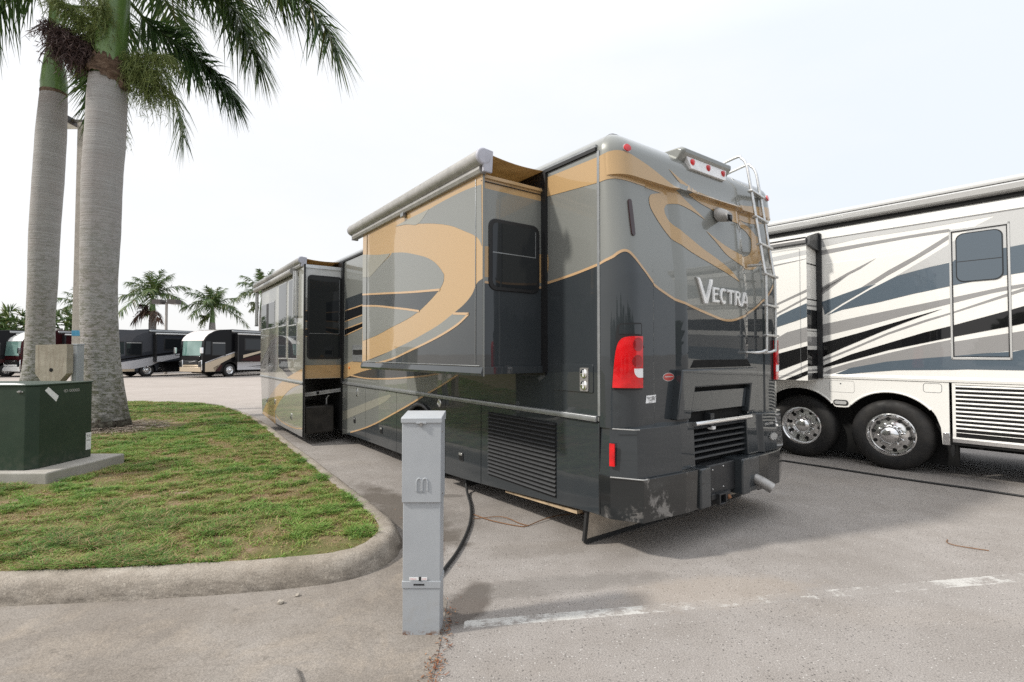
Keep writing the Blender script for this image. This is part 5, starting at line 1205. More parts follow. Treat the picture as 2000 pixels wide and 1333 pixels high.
def leaf_strip(P0, D, Wd, L, w, droop, out, tone):
    """narrow drooping leaflets, all at once: P0, D, Wd (n,3); returns vertices and faces"""
    n = len(P0); down = np.array([0, 0, -1.])
    ts = (0, .3, .65, 1.); ws = (.55, 1., .75, .04)
    rows = []
    for tt, wf in zip(ts, ws):
        p = P0 + D * (L * tt)[:, None] + down * (droop * L * tt ** 2)[:, None]
        rows.append(p - Wd * (w * wf)[:, None]); rows.append(p + Wd * (w * wf)[:, None])
    V = np.stack(rows, 1).reshape(-1, 3); k = (np.arange(n) * 8)[:, None] + out
    F = np.concatenate([k + np.array(q) for q in ([0, 1, 3, 2], [2, 3, 5, 4], [4, 5, 7, 6])], 0)
    return V, F, np.repeat(tone, 8)
def frond(name, path, leaf, n, parent, seed, w=.016, droop=.55, tone=(.55, .2), rib=.03, spread=1., start=.12, twist=0.):
    rg = np.random.default_rng(seed)
    C_ = np.array([tuple(v) for v in cr3(path, 10)])
    seg = np.linalg.norm(np.diff(C_, axis=0), axis=1); s = np.concatenate([[0], np.cumsum(seg)]); s /= s[-1]
    tt = np.linspace(start, .995, n).repeat(2) + rg.normal(0, .003, 2 * n); tt = np.clip(tt, 0, 1)
    P = np.stack([np.interp(tt, s, C_[:, i]) for i in range(3)], 1)
    T = np.stack([np.interp(np.clip(tt + .02, 0, 1), s, C_[:, i]) - np.interp(np.clip(tt - .02, 0, 1), s, C_[:, i]) for i in range(3)], 1); T /= np.linalg.norm(T, axis=1)[:, None]
    up = np.array([math.sin(twist), 0, math.cos(twist)]); S = np.cross(T, up); S /= np.linalg.norm(S, axis=1)[:, None] + 1e-9; U = np.cross(S, T)
    sg = np.tile([1, -1], n); phi = rg.uniform(-.75, .65, 2 * n) * spread
    al = np.interp(tt, [0, .5, .9, 1], [1.15, .98, .72, .45]) + rg.normal(0, .10, 2 * n)
    D = T * np.cos(al)[:, None] + (S * (sg * np.cos(phi))[:, None] + U * np.sin(phi)[:, None]) * np.sin(al)[:, None]
    L = leaf * np.interp(tt, [0, .12, .3, .7, .9, 1], [.55, .8, 1., .97, .74, .55]) * rg.uniform(.8, 1.12, 2 * n)
    Wd = np.cross(D, U + .35 * rg.normal(0, 1, (2 * n, 3))); Wd /= np.linalg.norm(Wd, axis=1)[:, None] + 1e-9
    dr = droop * rg.uniform(.5, 1.5, 2 * n)
    V, F, tn = leaf_strip(P, D, Wd, L, np.full(2 * n, w) * rg.uniform(.7, 1.2, 2 * n), dr, 0, np.clip(rg.normal(tone[0], tone[1], 2 * n), 0, 1))
    # rib as a thin tapered tube
    b = MB(); k = len(C_); b.tube(C_[::2], [rib * (1 - .85 * i / (k // 2)) + .003 for i in range(len(C_[::2]))], M['rachis'], 6)
    nv = len(V); V = np.concatenate([V, np.array(b.v)]); quad = np.array([f for f in b.f if len(f) == 4]) + nv
    F = np.concatenate([F, quad]); tn = np.concatenate([tn, np.full(len(b.v), .35)])
    o = raw_mesh(name, V, F, tn, M['frond'], parent); return o
def strands(name, mat, origin, dirs, L, n, parent, seed, w=.006, droop=.9, beads=False):
    """hanging flower or fruit stalks: many thin branching strands"""
    rg = np.random.default_rng(seed); o0 = np.array(origin); P = []; D = []; Ls = []
    for d in dirs:
        d = np.array(d, float); ln = np.linalg.norm(d)
        for tq in np.linspace(.08, 1, n):
            p = o0 + d * tq + np.array([0, 0, -.25 * ln * tq * tq]); k = 5
            for _ in range(k):
                v = rg.normal(0, 1, 3); v[2] = v[2] * .6 - .35; v /= np.linalg.norm(v); P.append(p + rg.normal(0, .03, 3)); D.append(v * .8 + d / ln * .4); Ls.append(L * rg.uniform(.5, 1.1))
    P = np.array(P); D = np.array(D); Ls = np.array(Ls); N = len(P)
    Wd = np.cross(D, rg.normal(0, 1, (N, 3))); Wd /= np.linalg.norm(Wd, axis=1)[:, None]
    V, F, tn = leaf_strip(P, D, Wd, Ls, np.full(N, w), np.full(N, droop), 0, rg.random(N))
    # side twiglets
    Q = []; E_ = []
    for a in (.25, .45, .65, .85):
        q = P + D * (Ls * a)[:, None] + np.array([0, 0, -1.]) * (droop * Ls * a * a)[:, None]; Q.append(q); E_.append(rg.normal(0, 1, (N, 3)) - np.array([0, 0, .5]))
    Q = np.concatenate(Q); E_ = np.concatenate(E_); E_ /= np.linalg.norm(E_, axis=1)[:, None]; W_ = np.cross(E_, rg.normal(0, 1, Q.shape)); W_ /= np.linalg.norm(W_, axis=1)[:, None]
    V2, F2, t2 = leaf_strip(Q, E_, W_, np.full(len(Q), L * .28), np.full(len(Q), w * .9), np.full(len(Q), .3), len(V), rg.random(len(Q)))
    return raw_mesh(name, np.concatenate([V, V2]), np.concatenate([F, F2]), np.concatenate([tn, t2]), mat, parent)
def trunk(parent, prof, loc, mat=None):
    """prof: (x, z, r) list in world x, z; y fixed at the tree"""
    b = MB(); P = [(p[0] - loc[0], 0, p[1]) for p in prof]
    pts = cr3(P, 6); zs = [p[1] for p in prof]; rs = list(np.interp([v.z for v in pts], zs, [p[2] * (.835 if loc[0] > -9 else .765) for p in prof]))
    rn_ = random.Random(9); rs = [r_ * (1 + rn_.uniform(-.006, .006)) for r_ in rs]
    b.tube(pts, rs, mat or M['bark'], 40, caps=True); return b
PY_ = 10.25
pr = thing('royal_palm', 'thick royal palm nearest the kerb, its pale trunk beside the lamp post', 'palm tree', (-8.14, PY_, 0), group='royal palms on the island')
TR = [(-8.14, .30, .43), (-8.15, .51, .395), (-8.20, .925, .365), (-8.30, 1.55, .37), (-8.36, 2.38, .37), (-8.38, 3.11, .372), (-8.36, 4.16, .395), (-8.35, 5.21, .405), (-8.31, 5.95, .41), (-8.28, 6.8, .405), (-8.265, 7.25, .385)]
trunk(pr, TR, (-8.14, 0)).build('trunk', pr, smooth=60)
b = MB(); b.lathe([(.37, .10), (.405, .16), (.385, .24), (.36, .30), (.345, .36), (.32, .37)], (0, 0, 0), (0, 0, 1), M['collar'], 40); co_ = b.build('root_collar', pr, smooth=60)
rc = random.Random(2)
for v in co_.data.vertices: v.co.x *= 1 + rc.uniform(-.05, .05); v.co.y *= 1 + rc.uniform(-.05, .05); v.co.z += rc.uniform(-.02, .02)
SH = [(-8.265, 7.20, .36), (-8.24, 7.45, .345), (-8.22, 7.86, .325), (-8.18, 8.5, .315), (-8.15, 8.95, .30), (-8.12, 9.4, .24), (-8.1, 9.8, .16), (-8.1, 10.3, .05)]
trunk(pr, SH, (-8.14, 0), M['shaft']).build('crownshaft', pr, smooth=60)
b = MB(); rs_ = random.Random(8); NS, NR = 72, 7; V = []
for j in range(NR):
    q = j / (NR - 1)
    for k in range(NS):
        a = 2 * math.pi * k / NS
        zb = 7.22 - .10 * math.cos(a) + (rs_.uniform(-.05, .05) if j == 0 else 0); zt = 7.52 + .13 * math.sin(a + 2.5) + (rs_.uniform(-.09, .07) if j == NR - 1 else 0)
        r_ = .352 - .04 * q + .028 * math.sin(3 * a + 5 * q) * (1 - q) + rs_.uniform(-.008, .012) + (.02 if j in (2, 4) else 0)
        V.append((-.12 + r_ * math.cos(a), r_ * math.sin(a), zb + (zt - zb) * q + .04 * q * math.sin(2 * a)))
b.add(V, [(j * NS + k, j * NS + (k + 1) % NS, (j + 1) * NS + (k + 1) % NS, (j + 1) * NS + k) for j in range(NR - 1) for k in range(NS)], M['sheath'])
b.prism([(.18, 7.05), (.23, 7.0), (.27, 7.12), (.22, 7.28), (.13, 7.34)], 'y', -.12, .02, M['sheath']); b.build('dead_sheath', pr, smooth=60)
def rel(P, loc): return [(p[0] - loc[0], p[1] - loc[1], p[2] - loc[2]) for p in P]
LR = (-8.14, PY_, 0)
big = [
 ([(-8.02, 10.2, 9.4), (-6.6, 10.0, 9.75), (-5.0, 9.8, 9.3), (-4.12, 9.7, 8.6), (-3.64, 9.65, 7.98), (-3.36, 9.62, 7.45)], 1.10, 270, .0),
 ([(-8.02, 10.2, 9.4), (-6.9, 10.4, 9.75), (-6.05, 10.5, 9.1), (-5.65, 10.55, 8.45), (-5.32, 10.6, 7.72)], 1.0, 240, .0),
 ([(-8.1, 10.5, 9.1), (-7.82, 10.9, 8.75), (-7.30, 11.2, 8.47), (-6.71, 11.35, 7.95), (-6.32, 11.45, 7.40)], .85, 230, .0),
 ([(-8.0, 10.2, 9.6), (-6.6, 9.9, 10.2), (-5.3, 9.6, 9.6), (-4.6, 9.4, 9.0), (-4.25, 9.3, 8.35)], 1.0, 230, .0),
 ([(-8.1, 10.3, 9.6), (-7.6, 11.5, 10.5), (-7.0, 12.6, 10.6), (-6.6, 13.2, 10.1)], .95, 130, .0),
 ([(-8.2, 10.2, 9.7), (-9.2, 9.2, 10.8), (-10.2, 8.2, 10.9), (-11.0, 7.6, 10.2)], .95, 120, .0),
 ([(-8.15, 10.4, 9.5), (-8.4, 11.6, 10.3), (-8.6, 12.8, 10.1), (-8.7, 13.6, 9.3)], .9, 120, .0),
 ([(-8.2, 10.2, 9.7), (-8.5, 9.0, 10.8), (-8.6, 7.6, 10.9), (-8.6, 6.7, 10.3)], .95, 110, .0),
 ([(-8.25, 10.5, 9.2), (-8.7, 11.0, 9.0), (-9.3, 11.4, 8.2), (-9.6, 11.6, 7.2)], .8, 110, .0),
]
for i, (P, lf, n, tw) in enumerate(big):
    frond('frond', rel(P, LR), lf, n, pr, 20 + i, w=.021, droop=.42 if i < 4 else .55, tone=(.55, .22) if i != 2 else (.85, .12), rib=.035, twist=tw, spread=1.15)
strands('flower_cluster', M['flower'], (-.05, .0, 7.75), [(-.75, -.45, 1.25), (.12, -.52, 1.3), (-.28, -.5, 1.4), (-1.0, -.4, 1.45)], .38, 40, pr, 5, w=.0062)
strands('flower_cluster', M['flower'], (.15, .05, 7.75), [(.70, -.1, -.25), (1.05, -.15, .15), (.55, .0, -.6), (.85, .1, -.45)], .44, 46, pr, 6, w=.006)
strands('flower_cluster', M['flower'], (-.2, .2, 7.6), [(-.4, .45, -.5), (-.3, .5, -.9)], .42, 24, pr, 7, w=.0085)
strands('fruit_cluster', M['fruit'], (-.15, -.05, 7.75), [(-.5, -.35, .25), (-.85, -.35, .55), (-.4, -.3, -.1), (-.7, -.4, .2), (-1.0, -.2, .85)], .36, 34, pr, 8, w=.010)
LL = (-11.6, 12.3, 0)
pl = thing('royal_palm', 'slimmer royal palm with a mossy trunk and smooth green crownshaft, behind the transformer', 'palm tree', LL, group='royal palms on the island')
k = 12.3 / 12.2
TL = [(-11.58, .0, .50), (-11.56, .4, .44), (-11.50, 1.01, .41), (-11.46, 1.53, .375), (-11.45, 2.5, .352), (-11.42, 3.38, .37), (-11.40, 4.62, .382), (-11.34, 5.87, .392), (-11.29, 7.1, .385), (-11.26, 7.75, .355), (-11.25, 8.05, .335)]
trunk(pl, TL, LL).build('trunk', pl, smooth=60)
SL = [(-11.25, 8.0, .335), (-11.25, 8.25, .345), (-11.26, 8.6, .30), (-11.285, 9.1, .19), (-11.29, 9.6, .15), (-11.29, 10.2, .12), (-11.29, 10.8, .05)]
trunk(pl, SL, LL, M['shaft']).build('crownshaft', pl, smooth=60)
b = MB(); b.lathe([(.258, 7.93), (.265, 8.03), (.263, 8.06)], (.345, 0, 0), (0, 0, 1), M['sheath'], 30, False); b.build('leaf_scar', pl, smooth=60)
left = [
 ([(-11.3, 12.2, 10.3), (-11.9, 12.0, 10.45), (-12.5, 11.9, 10.0), (-12.95, 11.8, 9.3)], .9, 120),
 ([(-11.3, 12.2, 10.3), (-12.2, 11.2, 10.9), (-13.2, 10.4, 10.6), (-13.9, 9.9, 9.6)], .95, 120),
 ([(-11.2, 12.4, 10.3), (-10.5, 13.2, 10.6), (-9.8, 13.8, 9.8), (-9.4, 14.1, 8.5), (-9.3, 14.2, 7.6)], .85, 120),
 ([(-11.2, 12.3, 10.5), (-10.2, 11.7, 11.3), (-9.2, 11.2, 11.0), (-8.5, 11.0, 10.2)], .95, 110),
 ([(-11.3, 12.5, 10.4), (-11.7, 13.6, 10.9), (-12.0, 14.6, 10.3), (-12.2, 15.1, 9.2)], .9, 110),
 ([(-11.3, 12.1, 10.6), (-11.5, 11.0, 11.5), (-11.6, 9.8, 11.5), (-11.7, 9.0, 10.9)], .95, 100),
]
for i, (P, lf, n) in enumerate(left): frond('frond', rel(P, LL), lf, n, pl, 50 + i, w=.019, droop=.7, tone=(.6, .2), rib=.035, spread=1.1)
strands('fruit_cluster', M['fruit'], (.45, -.1, 9.6), [(.6, -.4, -.55), (.9, -.5, -.8), (1.1, -.4, -1.1)], .36, 24, pl, 18, w=.010)
strands('flower_cluster', M['flower'], (.6, -.1, 9.5), [(.95, .2, -1.1), (1.2, .3, -1.7)], .42, 26, pl, 19, w=.009)

# palms beyond the lot
def far_palm(label, x, y, h, fl, seed, nf=15, shaft=True, dead=False, rise=0.):
    rg = random.Random(seed); tp = thing('royal_palm', label, 'palm tree', (x, y, 0), group='palms beyond the lot')
    b = MB(); b.tube([(0, 0, 0), (.02, 0, h * .3), (.0, 0, h * .62), (0, 0, h - 1.5)], [.36, .27, .29, .24], M['bark'], 14); b.build('trunk', tp, smooth=60)
    if shaft: b = MB(); b.tube([(0, 0, h - 1.6), (0, 0, h - 1.0), (0, 0, h + .2)], [.24, .20, .06], M['shaft'], 12); b.build('crownshaft', tp, smooth=60)
    for i in range(nf):
        a = 2 * math.pi * i * .382 + rg.uniform(-.2, .2); e = math.sin(rad(82 - 84 * i / nf)) + rise; L = fl * rg.uniform(.85, 1.1)
        ca, sa = math.cos(a), math.sin(a); ho = max(.25, math.cos(math.asin(max(-1, min(1, e)))))
        P = [(0, 0, h)]
        for q, dz in ((.35, .30), (.7, .42), (1., .30)):
            P.append((ca * L * ho * q, sa * L * ho * q, h + L * (e * q - .60 * q * q * (1 - .45 * e)) + .0))
        frond('frond', P, fl * .25, 44, tp, seed * 40 + i, w=.034, droop=.55, tone=(.5, .25), rib=.04, spread=.9, start=.1)
    if dead:
        for a in (2.6, 3.6, .3):
            P = [(0, 0, h - 1.4), (math.cos(a) * .6, -.5, h - 1.5), (math.cos(a) * 1.2, -.8, h - 2.3)]
            o = frond('dead_frond', P, .7, 24, tp, seed + int(a * 10), w=.04, droop=.8, tone=(.05, .05)); o.data.materials[0] = M['litter']
    strands('flower_cluster', M['fruit' if dead else 'flower'], (-.25, -.2, h - 1.0), [(-.5, -.3, .3), (-.4, -.3, -.3)], .5, 8, tp, seed, w=.03)
def at(px, Y): return (px - 1000) / 990 * Y
far_palm('tall far palm with dead brown fronds, left of the double lamp post', at(297, 44), 44, 6.7, 3.3, 3, 16, True, True)
far_palm('far palm right of the double lamp post, above the black motorhome', at(414, 46), 46, 5.9, 2.9, 4, 17, True)
far_palm('far palm half hidden by the front slide-out awning', at(512, 45), 45, 7.0, 3.0, 5, 14, True)
far_palm('far palm seen between the two big royal palm trunks', at(163, 47), 47, 5.9, 2.8, 6, 14, True)
def fan_palm(label, x, y, h, R_, seed):
    tp = thing('fan_palm', label, 'palm tree', (x, y, 0), group='fan palms beyond the lot'); rg = np.random.default_rng(seed)
    b = MB(); b.tube([(0, 0, 0), (0, 0, h)], [.28, .2], M['bark'], 10); b.build('trunk', tp)
    P = []; D = []; Ls = []
    for i in range(70):
        v = rg.normal(0, 1, 3); v[2] = abs(v[2]) * .9 - .35; v /= np.linalg.norm(v); c_ = np.array([0, 0, h]) + v * R_ * rg.uniform(.35, .75)
        u = np.cross(v, rg.normal(0, 1, 3)); u /= np.linalg.norm(u)
        for a in np.linspace(-1.5, 1.5, 15): P.append(c_); D.append(v * math.cos(a) + u * math.sin(a)); Ls.append(R_ * .5)
    P = np.array(P); D = np.array(D); N = len(P); W_ = np.cross(D, rg.normal(0, 1, (N, 3))); W_ /= np.linalg.norm(W_, axis=1)[:, None]
    V, F, tn = leaf_strip(P, D, W_, np.array(Ls) * rg.uniform(.8, 1.1, N), np.full(N, .045), np.full(N, .35), 0, np.clip(rg.normal(.42, .2, N), 0, 1)); raw_mesh('crown', V, F, tn, M['frond'], tp)
fan_palm('bushy fan palm at the far left edge, above the dark motorhome', at(22, 42), 42, 3.6, 2.3, 3)
fan_palm('bushy fan palm between the mossy trunk and the lamp post', at(116, 42), 42, 3.7, 2.0, 4)
fan_palm('yellowing fan palm cut off by the left edge of the photo', at(-30, 43), 43, 3.2, 2.2, 5)
# far double lamp post
x, y = at(324, 40), 40
lf = thing('lamp_post', 'distant slender lamp post with two box heads, between the far palms', 'lamp post', (x, y, 0), group='lamp posts in the lot')
b = MB(); b.tube([(0, 0, 0), (0, 0, 5.6)], [.12, .09], M['poleconc'], 8); b.build('pole', lf)
b = MB(); b.box(-.8, .8, -.04, .04, 5.6, 5.68, M['fixture']); b.build('arm', lf)
for sx in (-1, 1):
    b = MB(); b.prism([(-.36 + sx * .6, 5.52), (.36 + sx * .6, 5.52), (.33 + sx * .6, 5.86), (-.33 + sx * .6, 5.86)], 'y', -.35, .35, M['fixture']); h = b.build('lamp_head', lf, smooth=0)
    b = MB(); b.box(-.3 + sx * .6, .3 + sx * .6, -.3, .3, 5.505, 5.519, M['white']); b.build('lamp_glass', h)

# unseen trees added behind the viewpoint to darken reflections in paint and glass
def added_trees():
    n = 40000; k = rng.integers(0, 46, n); cx = np.linspace(-60, 60, 46) + rng.normal(0, .5, 46); cz = rng.uniform(1.5, 4.6, 46); rr = rng.uniform(2., 3.2, 46)
    v = rng.normal(0, 1, (n, 3)); v /= np.linalg.norm(v, axis=1)[:, None]; v *= (rng.random(n) ** .35)[:, None]
    P = np.stack([cx[k] + v[:, 0] * rr[k], -36 + v[:, 1] * 2.2, np.maximum(.1, cz[k] + v[:, 2] * rr[k])], 1)
    a = rng.normal(0, 1, (n, 3)); a /= np.linalg.norm(a, axis=1)[:, None]; c_ = np.cross(a, rng.normal(0, 1, (n, 3))); c_ /= np.linalg.norm(c_, axis=1)[:, None]
    s_ = rng.uniform(.25, .6, n)[:, None]
    V = np.stack([P - a * s_, P + c_ * s_ * .6, P + a * s_, P - c_ * s_ * .6], 1).reshape(-1, 3); return V, (np.arange(n) * 4)[:, None] + np.array([0, 1, 2, 3]), np.repeat(np.clip(rng.normal(.7, .2, n), 0, 1), 4)
V, F, tn = added_trees(); o = raw_mesh('added_tree_belt', V, F, tn, M['frond']); tag(o, 'dense green tree belt added unseen behind the viewpoint to darken reflections', 'trees', kind='stuff')
# ================================================================ motorhomes across the lot
t = NT('windscreen_glass'); t.set(color=t.ramp(t.noise(.6, 2), [(.3, (.10, .19, .17)), (.7, (.22, .34, .31))]), rough=.05, spec=.8, coat=.8, coatr=.01); M['windscreen'] = t.m
M['maroon'] = carpaint('maroon_paint', (.026, .004, .005), metal=0, coat=.3, dust=.1); M['navy'] = carpaint('dark_slate_paint', (.028, .031, .038), metal=0, coat=.4, dust=.1); M['jet'] = carpaint('jet_black_paint', (.003, .003, .004), metal=0, coat=.22, dust=.1); M['slate'] = carpaint('mid_slate_paint', (.055, .058, .066), metal=0, coat=.4, dust=.1); M['palegrey'] = carpaint('pale_silver_paint', (.50, .50, .52)); M['sand'] = carpaint('sand_paint', (.45, .37, .27)); M['pearl'] = carpaint('pearl_roof_paint', (.60, .55, .53))
def coach(label, fx, fy, adeg, sc, pal, deco, L=11.):
    A = rad(adeg); d1 = (-math.sin(A), math.cos(A))
    o = thing('motorhome', label, 'motorhome', (fx - d1[0] * L * sc, fy - d1[1] * L * sc, 0), A, 'motorhomes parked across the lot'); o.scale = (sc, sc, sc)
    Wc = 2.55
    up, lowc, front, roof = pal
    b = MB()
    P = [(0, .42), (0, 3.45), (.1, 3.55), (L - 2.3, 3.62), (L - 1.5, 3.56), (L - .9, 3.42), (L - .45, 3.18), (L - .18, 2.92), (L - .05, 2.68), (L + .05, 1.55), (L + .06, 1.0), (L + .02, .45), (L - 1.3, .38)]
    wy, wz, wr = L - 2.15, .5, .62
    arch = [(wy + wr * math.cos(a), wz + wr * math.sin(a)) for a in [rad(-8 + 196 * k / 14) for k in range(15)]]
    P2 = P[:-1] + [(wy + wr + .1, .40)] + arch + [(wy - wr - .05, .42)]
    b.prism(P2, 'x', 0, Wc, M[up])
    sdf = lambda d: (lambda y, z: (-d, y, z))
    CL = (.02, L - .12, .44, 3.5)
    for m, pts in deco: sheet(b, [(L + y, z) for y, z in pts], M[m], sdf(.004), clip=CL)
    bo = b.build('body', o, smooth=30, bevel=.10, seg=3)
    # pale roof cap over the windscreen
    b = MB(); Q = [(L - 2.2, 3.635), (L - 1.5, 3.575), (L - .88, 3.435), (L - .43, 3.195), (L - .16, 2.935), (L - .035, 2.70)]
    V = [(x, y, z + .004) for x in (.10, Wc - .10) for y, z in Q]; n = len(Q)
    b.add(V, [(i, i + 1, n + i + 1, n + i) for i in range(n - 1)], M[roof]); b.build('roof_cap', o)
    # windscreen, grille, lamps, bumper on the front
    b = MB(); V = []; F = []
    nx = 9
    for z, y in ((1.62, L + .05), (2.68, L - .03)):
        for i in range(nx):
            u = i / (nx - 1); x = .06 + (Wc - .12) * u; V.append((x, y + .07 - .16 * (2 * u - 1) ** 4, z))
    F = [(i, i + 1, nx + i + 1, nx + i) for i in range(nx - 1)]
    b.add(V, F, M['windscreen']); b.add([(.0 - .012, L - .10, 1.70), (-.012, L - .52, 1.72), (-.012, L - .52, 2.66), (-.012, L - .16, 2.66)], [(0, 1, 2, 3)], M['glass'])
    b.build('windscreen', o, smooth=60)
    b = MB(); b.box(.25, Wc - .25, L + .03, L + .10, 1.32, 1.56, M[up]); b.build('bonnet_panel', o, bevel=.03)
    b = MB(); b.box(.5, Wc - .5, L + .05, L + .11, .98, 1.28, M['seal']); b.tube([(.7, L + .12, 1.22), (Wc / 2, L + .13, 1.14), (Wc - .7, L + .12, 1.22)], .022, M['chrome'], 6); b.build('grille', o, bevel=.02)
    b = MB(); b.box(.10, Wc - .10, L + .04, L + .13, .42, .80, M[front]); b.box(.45, Wc - .45, L + .04, L + .12, .82, .94, M[front]); b.build('bumper', o, bevel=.04)
    for x0, x1 in ((.05, .44), (Wc - .44, Wc - .05)):
        b = MB(); b.prism([(x0, .55), (x1, .55), (x1, 1.2), (x0, 1.3)], 'y', L + .02, L + .115, M['chrome']); hl = b.build('headlight', o, bevel=.03)
        b = MB(); b.prism([(x0 + .05, .6), (x1 - .05, .6), (x1 - .05, 1.15), (x0 + .05, 1.22)], 'y', L + .1, L + .125, M['glass']); b.build('lens', hl)
    for x, sg in ((-.0, -1), (Wc, 1)):
        b = MB(); b.tube([(x, L + .02, 1.62), (x + sg * .14, L + .25, 1.62), (x + sg * .16, L + .28, 1.78)], .03, M['plastic'], 6); b.box(x + sg * .16 - .11, x + sg * .16 + .11, L + .22, L + .34, 1.78, 2.20, M['chrome']); b.build('mirror', o, bevel=.04)
    # driver's window, slide-out, awning, wheel
    b = MB(); b.prism([(L - 1.75, 1.60), (L - .62, 1.60), (L - .60, 2.62), (L - 1.75, 2.66)], 'x', -.02, .02, M['seal']); w = b.build('side_window', o, bevel=.02)
    b = MB(); b.prism([(L - 1.68, 1.66), (L - .70, 1.66), (L - .68, 2.52), (L - 1.68, 2.54)], 'x', -.024, -.019, M['glass']); b.box(-.03, -.02, L - 1.68, L - .68, 2.53, 2.57, M['silver']); b.build('pane', w)
    b = MB(); b.box(-.32, .02, 2.2, L - 2.6, 1.12, 3.22, M[up])
    sl_ = lambda d: (lambda y, z: (-.32 - d, y, z))
    for m, pts in deco: sheet(b, [(L + y, z) for y, z in pts], M[m], sl_(.004), clip=(2.21, L - 2.61, 1.13, 3.2))
    so = b.build('slide_out', o, smooth=0); b = MB(); b.box(-.335, -.315, L - 5.2, L - 3.1, 2.0, 2.95, M['seal']); w = b.build('window', so, bevel=.02); b = MB(); b.box(-.342, -.33, L - 5.1, L - 3.2, 2.1, 2.87, M['glass']); b.build('pane', w)
    b = MB(); b.box(-.34, .01, L - 2.6, L - 2.5, 1.12, 3.24, M['seal']); b.build('slide_seal', so)
    b = MB(); b.box(-.14, .02, 1.0, L - 2.2, 3.38, 3.54, M['trim']); aw_ = b.build('awning', o, bevel=.04); b = MB(); b.tube([(-.36, 2.1, 3.27), (-.36, L - 2.5, 3.27)], .06, M['silver'], 8); b.build('slide_roller', aw_)
    w = wheel(o, .05, wy, .5, .5, .29, .35, dish=.06, n=24)
    w = wheel(o, .05, 3.0, .5, .5, .29, .35, dish=.1, n=20)
    w = wheel(o, Wc - .05, wy, .5, .5, .29, .35, xdir=1, n=20); w = wheel(o, Wc - .05, 3.0, .5, .5, .29, .35, xdir=1, n=20)
    b = MB(); b.box(.4, Wc - .4, .4, L - .6, .30, .45, M['dark']); b.build('chassis', o)
    return o
DK = [('sand', [(-.1, 1.05), (-1.0, 1.40), (-2.6, 1.85), (-2.6, 1.60), (-1.4, 1.05), (-.75, .72), (-.9, .4), (-.1, .4)]), ('palegrey', [(-.1, 1.12), (-2.6, 1.95), (-2.6, 1.83), (-1.0, 1.38), (-.1, 1.03)]), ('sand', [(-3.0, 1.65), (-4.9, 2.05), (-4.9, 1.90), (-3.0, 1.42)]), ('maroon', [(-2.7, 1.25), (-3.4, 1.45), (-5.2, 1.8), (-6.5, 1.5), (-4.5, 1.1)]), ('palegrey', [(-2.75, 1.12), (-10, 1.12), (-10, .45), (-2.75, .5)]), ('black', [(-3.6, .75), (-10, 1.08), (-10, 1.0), (-4.2, .72)]), ('black', [(-4.2, .66), (-10, .93), (-10, .88), (-4.8, .64)]), ('maroon', [(-.9, .45), (-1.3, .45), (-1.5, .95), (-1.1, .8)])]
SLV = [('palegrey', [(-.1, 1.08), (-1.6, 1.32), (-2.6, 1.52), (-5.5, 1.9), (-5.3, 1.72), (-4.2, 1.42), (-3.0, 1.14), (-2.4, .85), (-1.2, .62), (-.1, .62)]), ('black', [(-.1, 1.32), (-2.6, 1.72), (-6, 2.15), (-6, 2.05), (-2.6, 1.60), (-.1, 1.22)]), ('slate', [(-.1, 3.5), (-2.4, 3.6), (-2.4, 1.95), (-.7, 1.62), (-.1, 1.45)]), ('black', [(-3.0, 1.1), (-9, 1.7), (-9, .45), (-2.85, .45)]), ('sand', [(-.1, .6), (-1.25, .62), (-1.25, .40), (-.1, .40)])]
coach('black and maroon motorhome with sand swoosh and pale roof cap, beside the front slide-out', at(398, 33.6), 33.6, 157, .915, ('jet', 'sand', 'sand', 'pearl'), DK)
coach('slate grey motorhome with silver lower front, right of the big palm trunk', at(226, 33.6), 33.6, 154, .92, ('navy', 'palegrey', 'palegrey', 'palegrey'), SLV)
MRN = [('white2', [(-.1, 1.0), (-.9, 1.0), (-1.4, .5), (-.1, .42)])]
coach('dark maroon motorhome with a white nose, mostly hidden by the mossy palm trunk', at(44, 34.5), 34.5, 160, .91, ('maroon', 'white2', 'white2', 'white2'), MRN)
coach('black motorhome cut off by the left edge of the photo', at(-62, 33.5), 33.5, 150, .90, ('jet', 'jet', 'silver', 'silver'), [('maroon', [(-.1, 1.2), (-4, 1.6), (-4, 1.3), (-.1, .9)])])

# ================================================================ light and camera
sun_el = 43.; to_sun = Vector((-.965 * math.cos(rad(sun_el)), -.262 * math.cos(rad(sun_el)), math.sin(rad(sun_el))))
sd_ = bpy.data.lights.new('sun', 'SUN'); sd_.energy = 2.6; sd_.angle = rad(3.5); sd_.color = (1., .955, .88)
so_ = bpy.data.objects.new('sun', sd_); COL.objects.link(so_); so_.rotation_euler = (-to_sun).to_track_quat('-Z', 'Y').to_euler()
wd = bpy.data.worlds.new('World'); scene.world = wd; wd.use_nodes = True
nt = wd.node_tree; nt.nodes.clear()
ou = nt.nodes.new('ShaderNodeOutputWorld'); bg1 = nt.nodes.new('ShaderNodeBackground'); bg2 = nt.nodes.new('ShaderNodeBackground'); mx = nt.nodes.new('ShaderNodeMixShader')
sk_ = nt.nodes.new('ShaderNodeTexSky'); sk_.sky_type = 'NISHITA'; sk_.sun_disc = False; sk_.sun_elevation = rad(sun_el); sk_.sun_rotation = math.atan2(to_sun.x, to_sun.y); sk_.air_density = 1.; sk_.dust_density = 2.5; sk_.ozone_density = 1.
bg1.inputs[1].default_value = .10; nt.links.new(sk_.outputs[0], bg1.inputs[0])
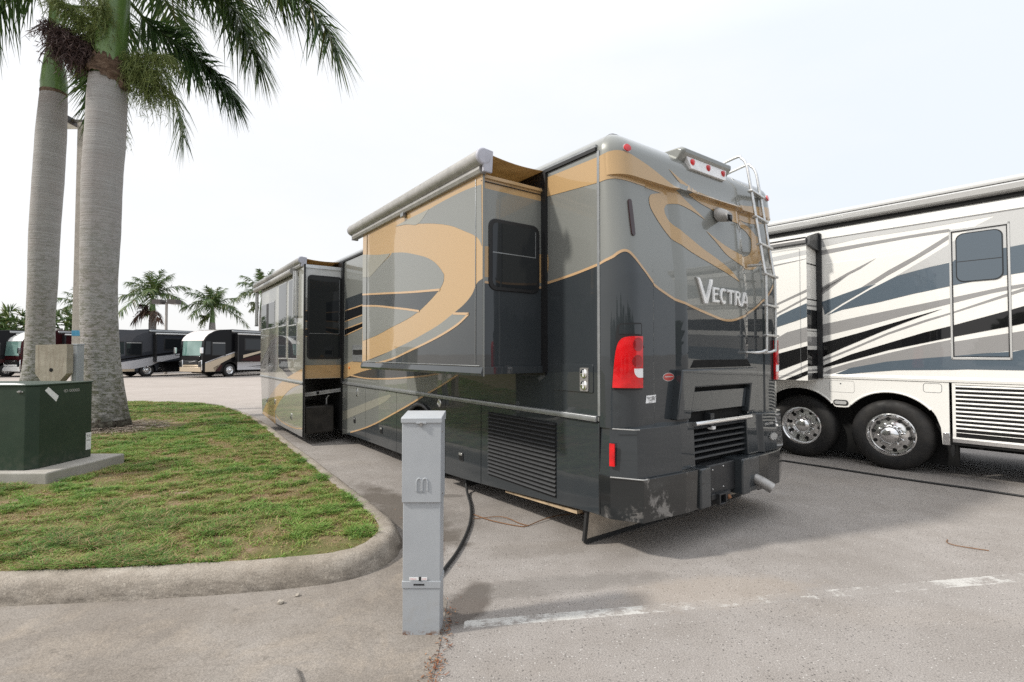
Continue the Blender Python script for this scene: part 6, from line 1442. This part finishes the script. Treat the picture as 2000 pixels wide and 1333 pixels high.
# thin bright overcast: brighter overhead and towards the sun, a little blue away from it
tc = nt.nodes.new('ShaderNodeTexCoord'); mp = nt.nodes.new('ShaderNodeMapping'); mp.inputs['Scale'].default_value = (1, 1, 2.6); nt.links.new(tc.outputs['Generated'], mp.inputs[0])
no = nt.nodes.new('ShaderNodeTexNoise'); no.inputs['Scale'].default_value = 2.2; no.inputs['Detail'].default_value = 7; no.inputs['Roughness'].default_value = .58; nt.links.new(mp.outputs[0], no.inputs['Vector'])
sx_ = nt.nodes.new('ShaderNodeSeparateXYZ'); nt.links.new(tc.outputs['Generated'], sx_.inputs[0])
def wm(op, a, b):
    n = nt.nodes.new('ShaderNodeMath'); n.operation = op
    for i, x in enumerate((a, b)):
        if hasattr(x, 'is_output'): nt.links.new(x, n.inputs[i])
        else: n.inputs[i].default_value = x
    return n.outputs[0]
tone = wm('ADD', wm('MULTIPLY', wm('SUBTRACT', no.outputs['Fac'], .5), .9), wm('MULTIPLY', sx_.outputs[0], -.45))
rp = nt.nodes.new('ShaderNodeValToRGB'); rp.color_ramp.elements[0].position = .15; rp.color_ramp.elements[0].color = (.885, .935, 1., 1); rp.color_ramp.elements[1].position = .75; rp.color_ramp.elements[1].color = (1., 1., 1., 1); nt.links.new(wm('ADD', tone, .5), rp.inputs[0])
rz_ = nt.nodes.new('ShaderNodeValToRGB'); e_ = rz_.color_ramp.elements; e_.new(.5); 
for i, (p, v) in enumerate(((0., .79), (.5, .86), (1., 1.6))): e_[i].position = p; e_[i].color = (v, v, v, 1)
nt.links.new(sx_.outputs[2], rz_.inputs[0])
ml = nt.nodes.new('ShaderNodeMix'); ml.data_type = 'RGBA'; ml.blend_type = 'MULTIPLY'; ml.inputs[0].default_value = 1.; nt.links.new(rp.outputs[0], ml.inputs[6]); nt.links.new(rz_.outputs[0], ml.inputs[7])
nt.links.new(ml.outputs[2], bg2.inputs[0]); bg2.inputs[1].default_value = 1.0; mx.inputs[0].default_value = .88
nt.links.new(bg1.outputs[0], mx.inputs[1]); nt.links.new(bg2.outputs[0], mx.inputs[2]); nt.links.new(mx.outputs[0], ou.inputs[0])
cd = bpy.data.cameras.new('camera'); cd.sensor_width = 36; cd.sensor_fit = 'HORIZONTAL'; cd.lens = 990 / 2000 * 36; cd.clip_start = .05; cd.clip_end = 2000
cam = bpy.data.objects.new('camera', cd); COL.objects.link(cam); cam.location = (0, 0, 1.65); cam.rotation_euler = (rad(90) + math.atan(23.5 / 990), 0, 0); scene.camera = cam
scene.view_settings.view_transform = 'Standard'; scene.view_settings.look = 'None'; scene.view_settings.gamma = 1; scene.view_settings.exposure = .40
scene.cycles.max_bounces = 8
scene.cycles.use_denoising = False
scene.cycles.use_adaptive_sampling = False
scene.cycles.sample_clamp_indirect = 3.
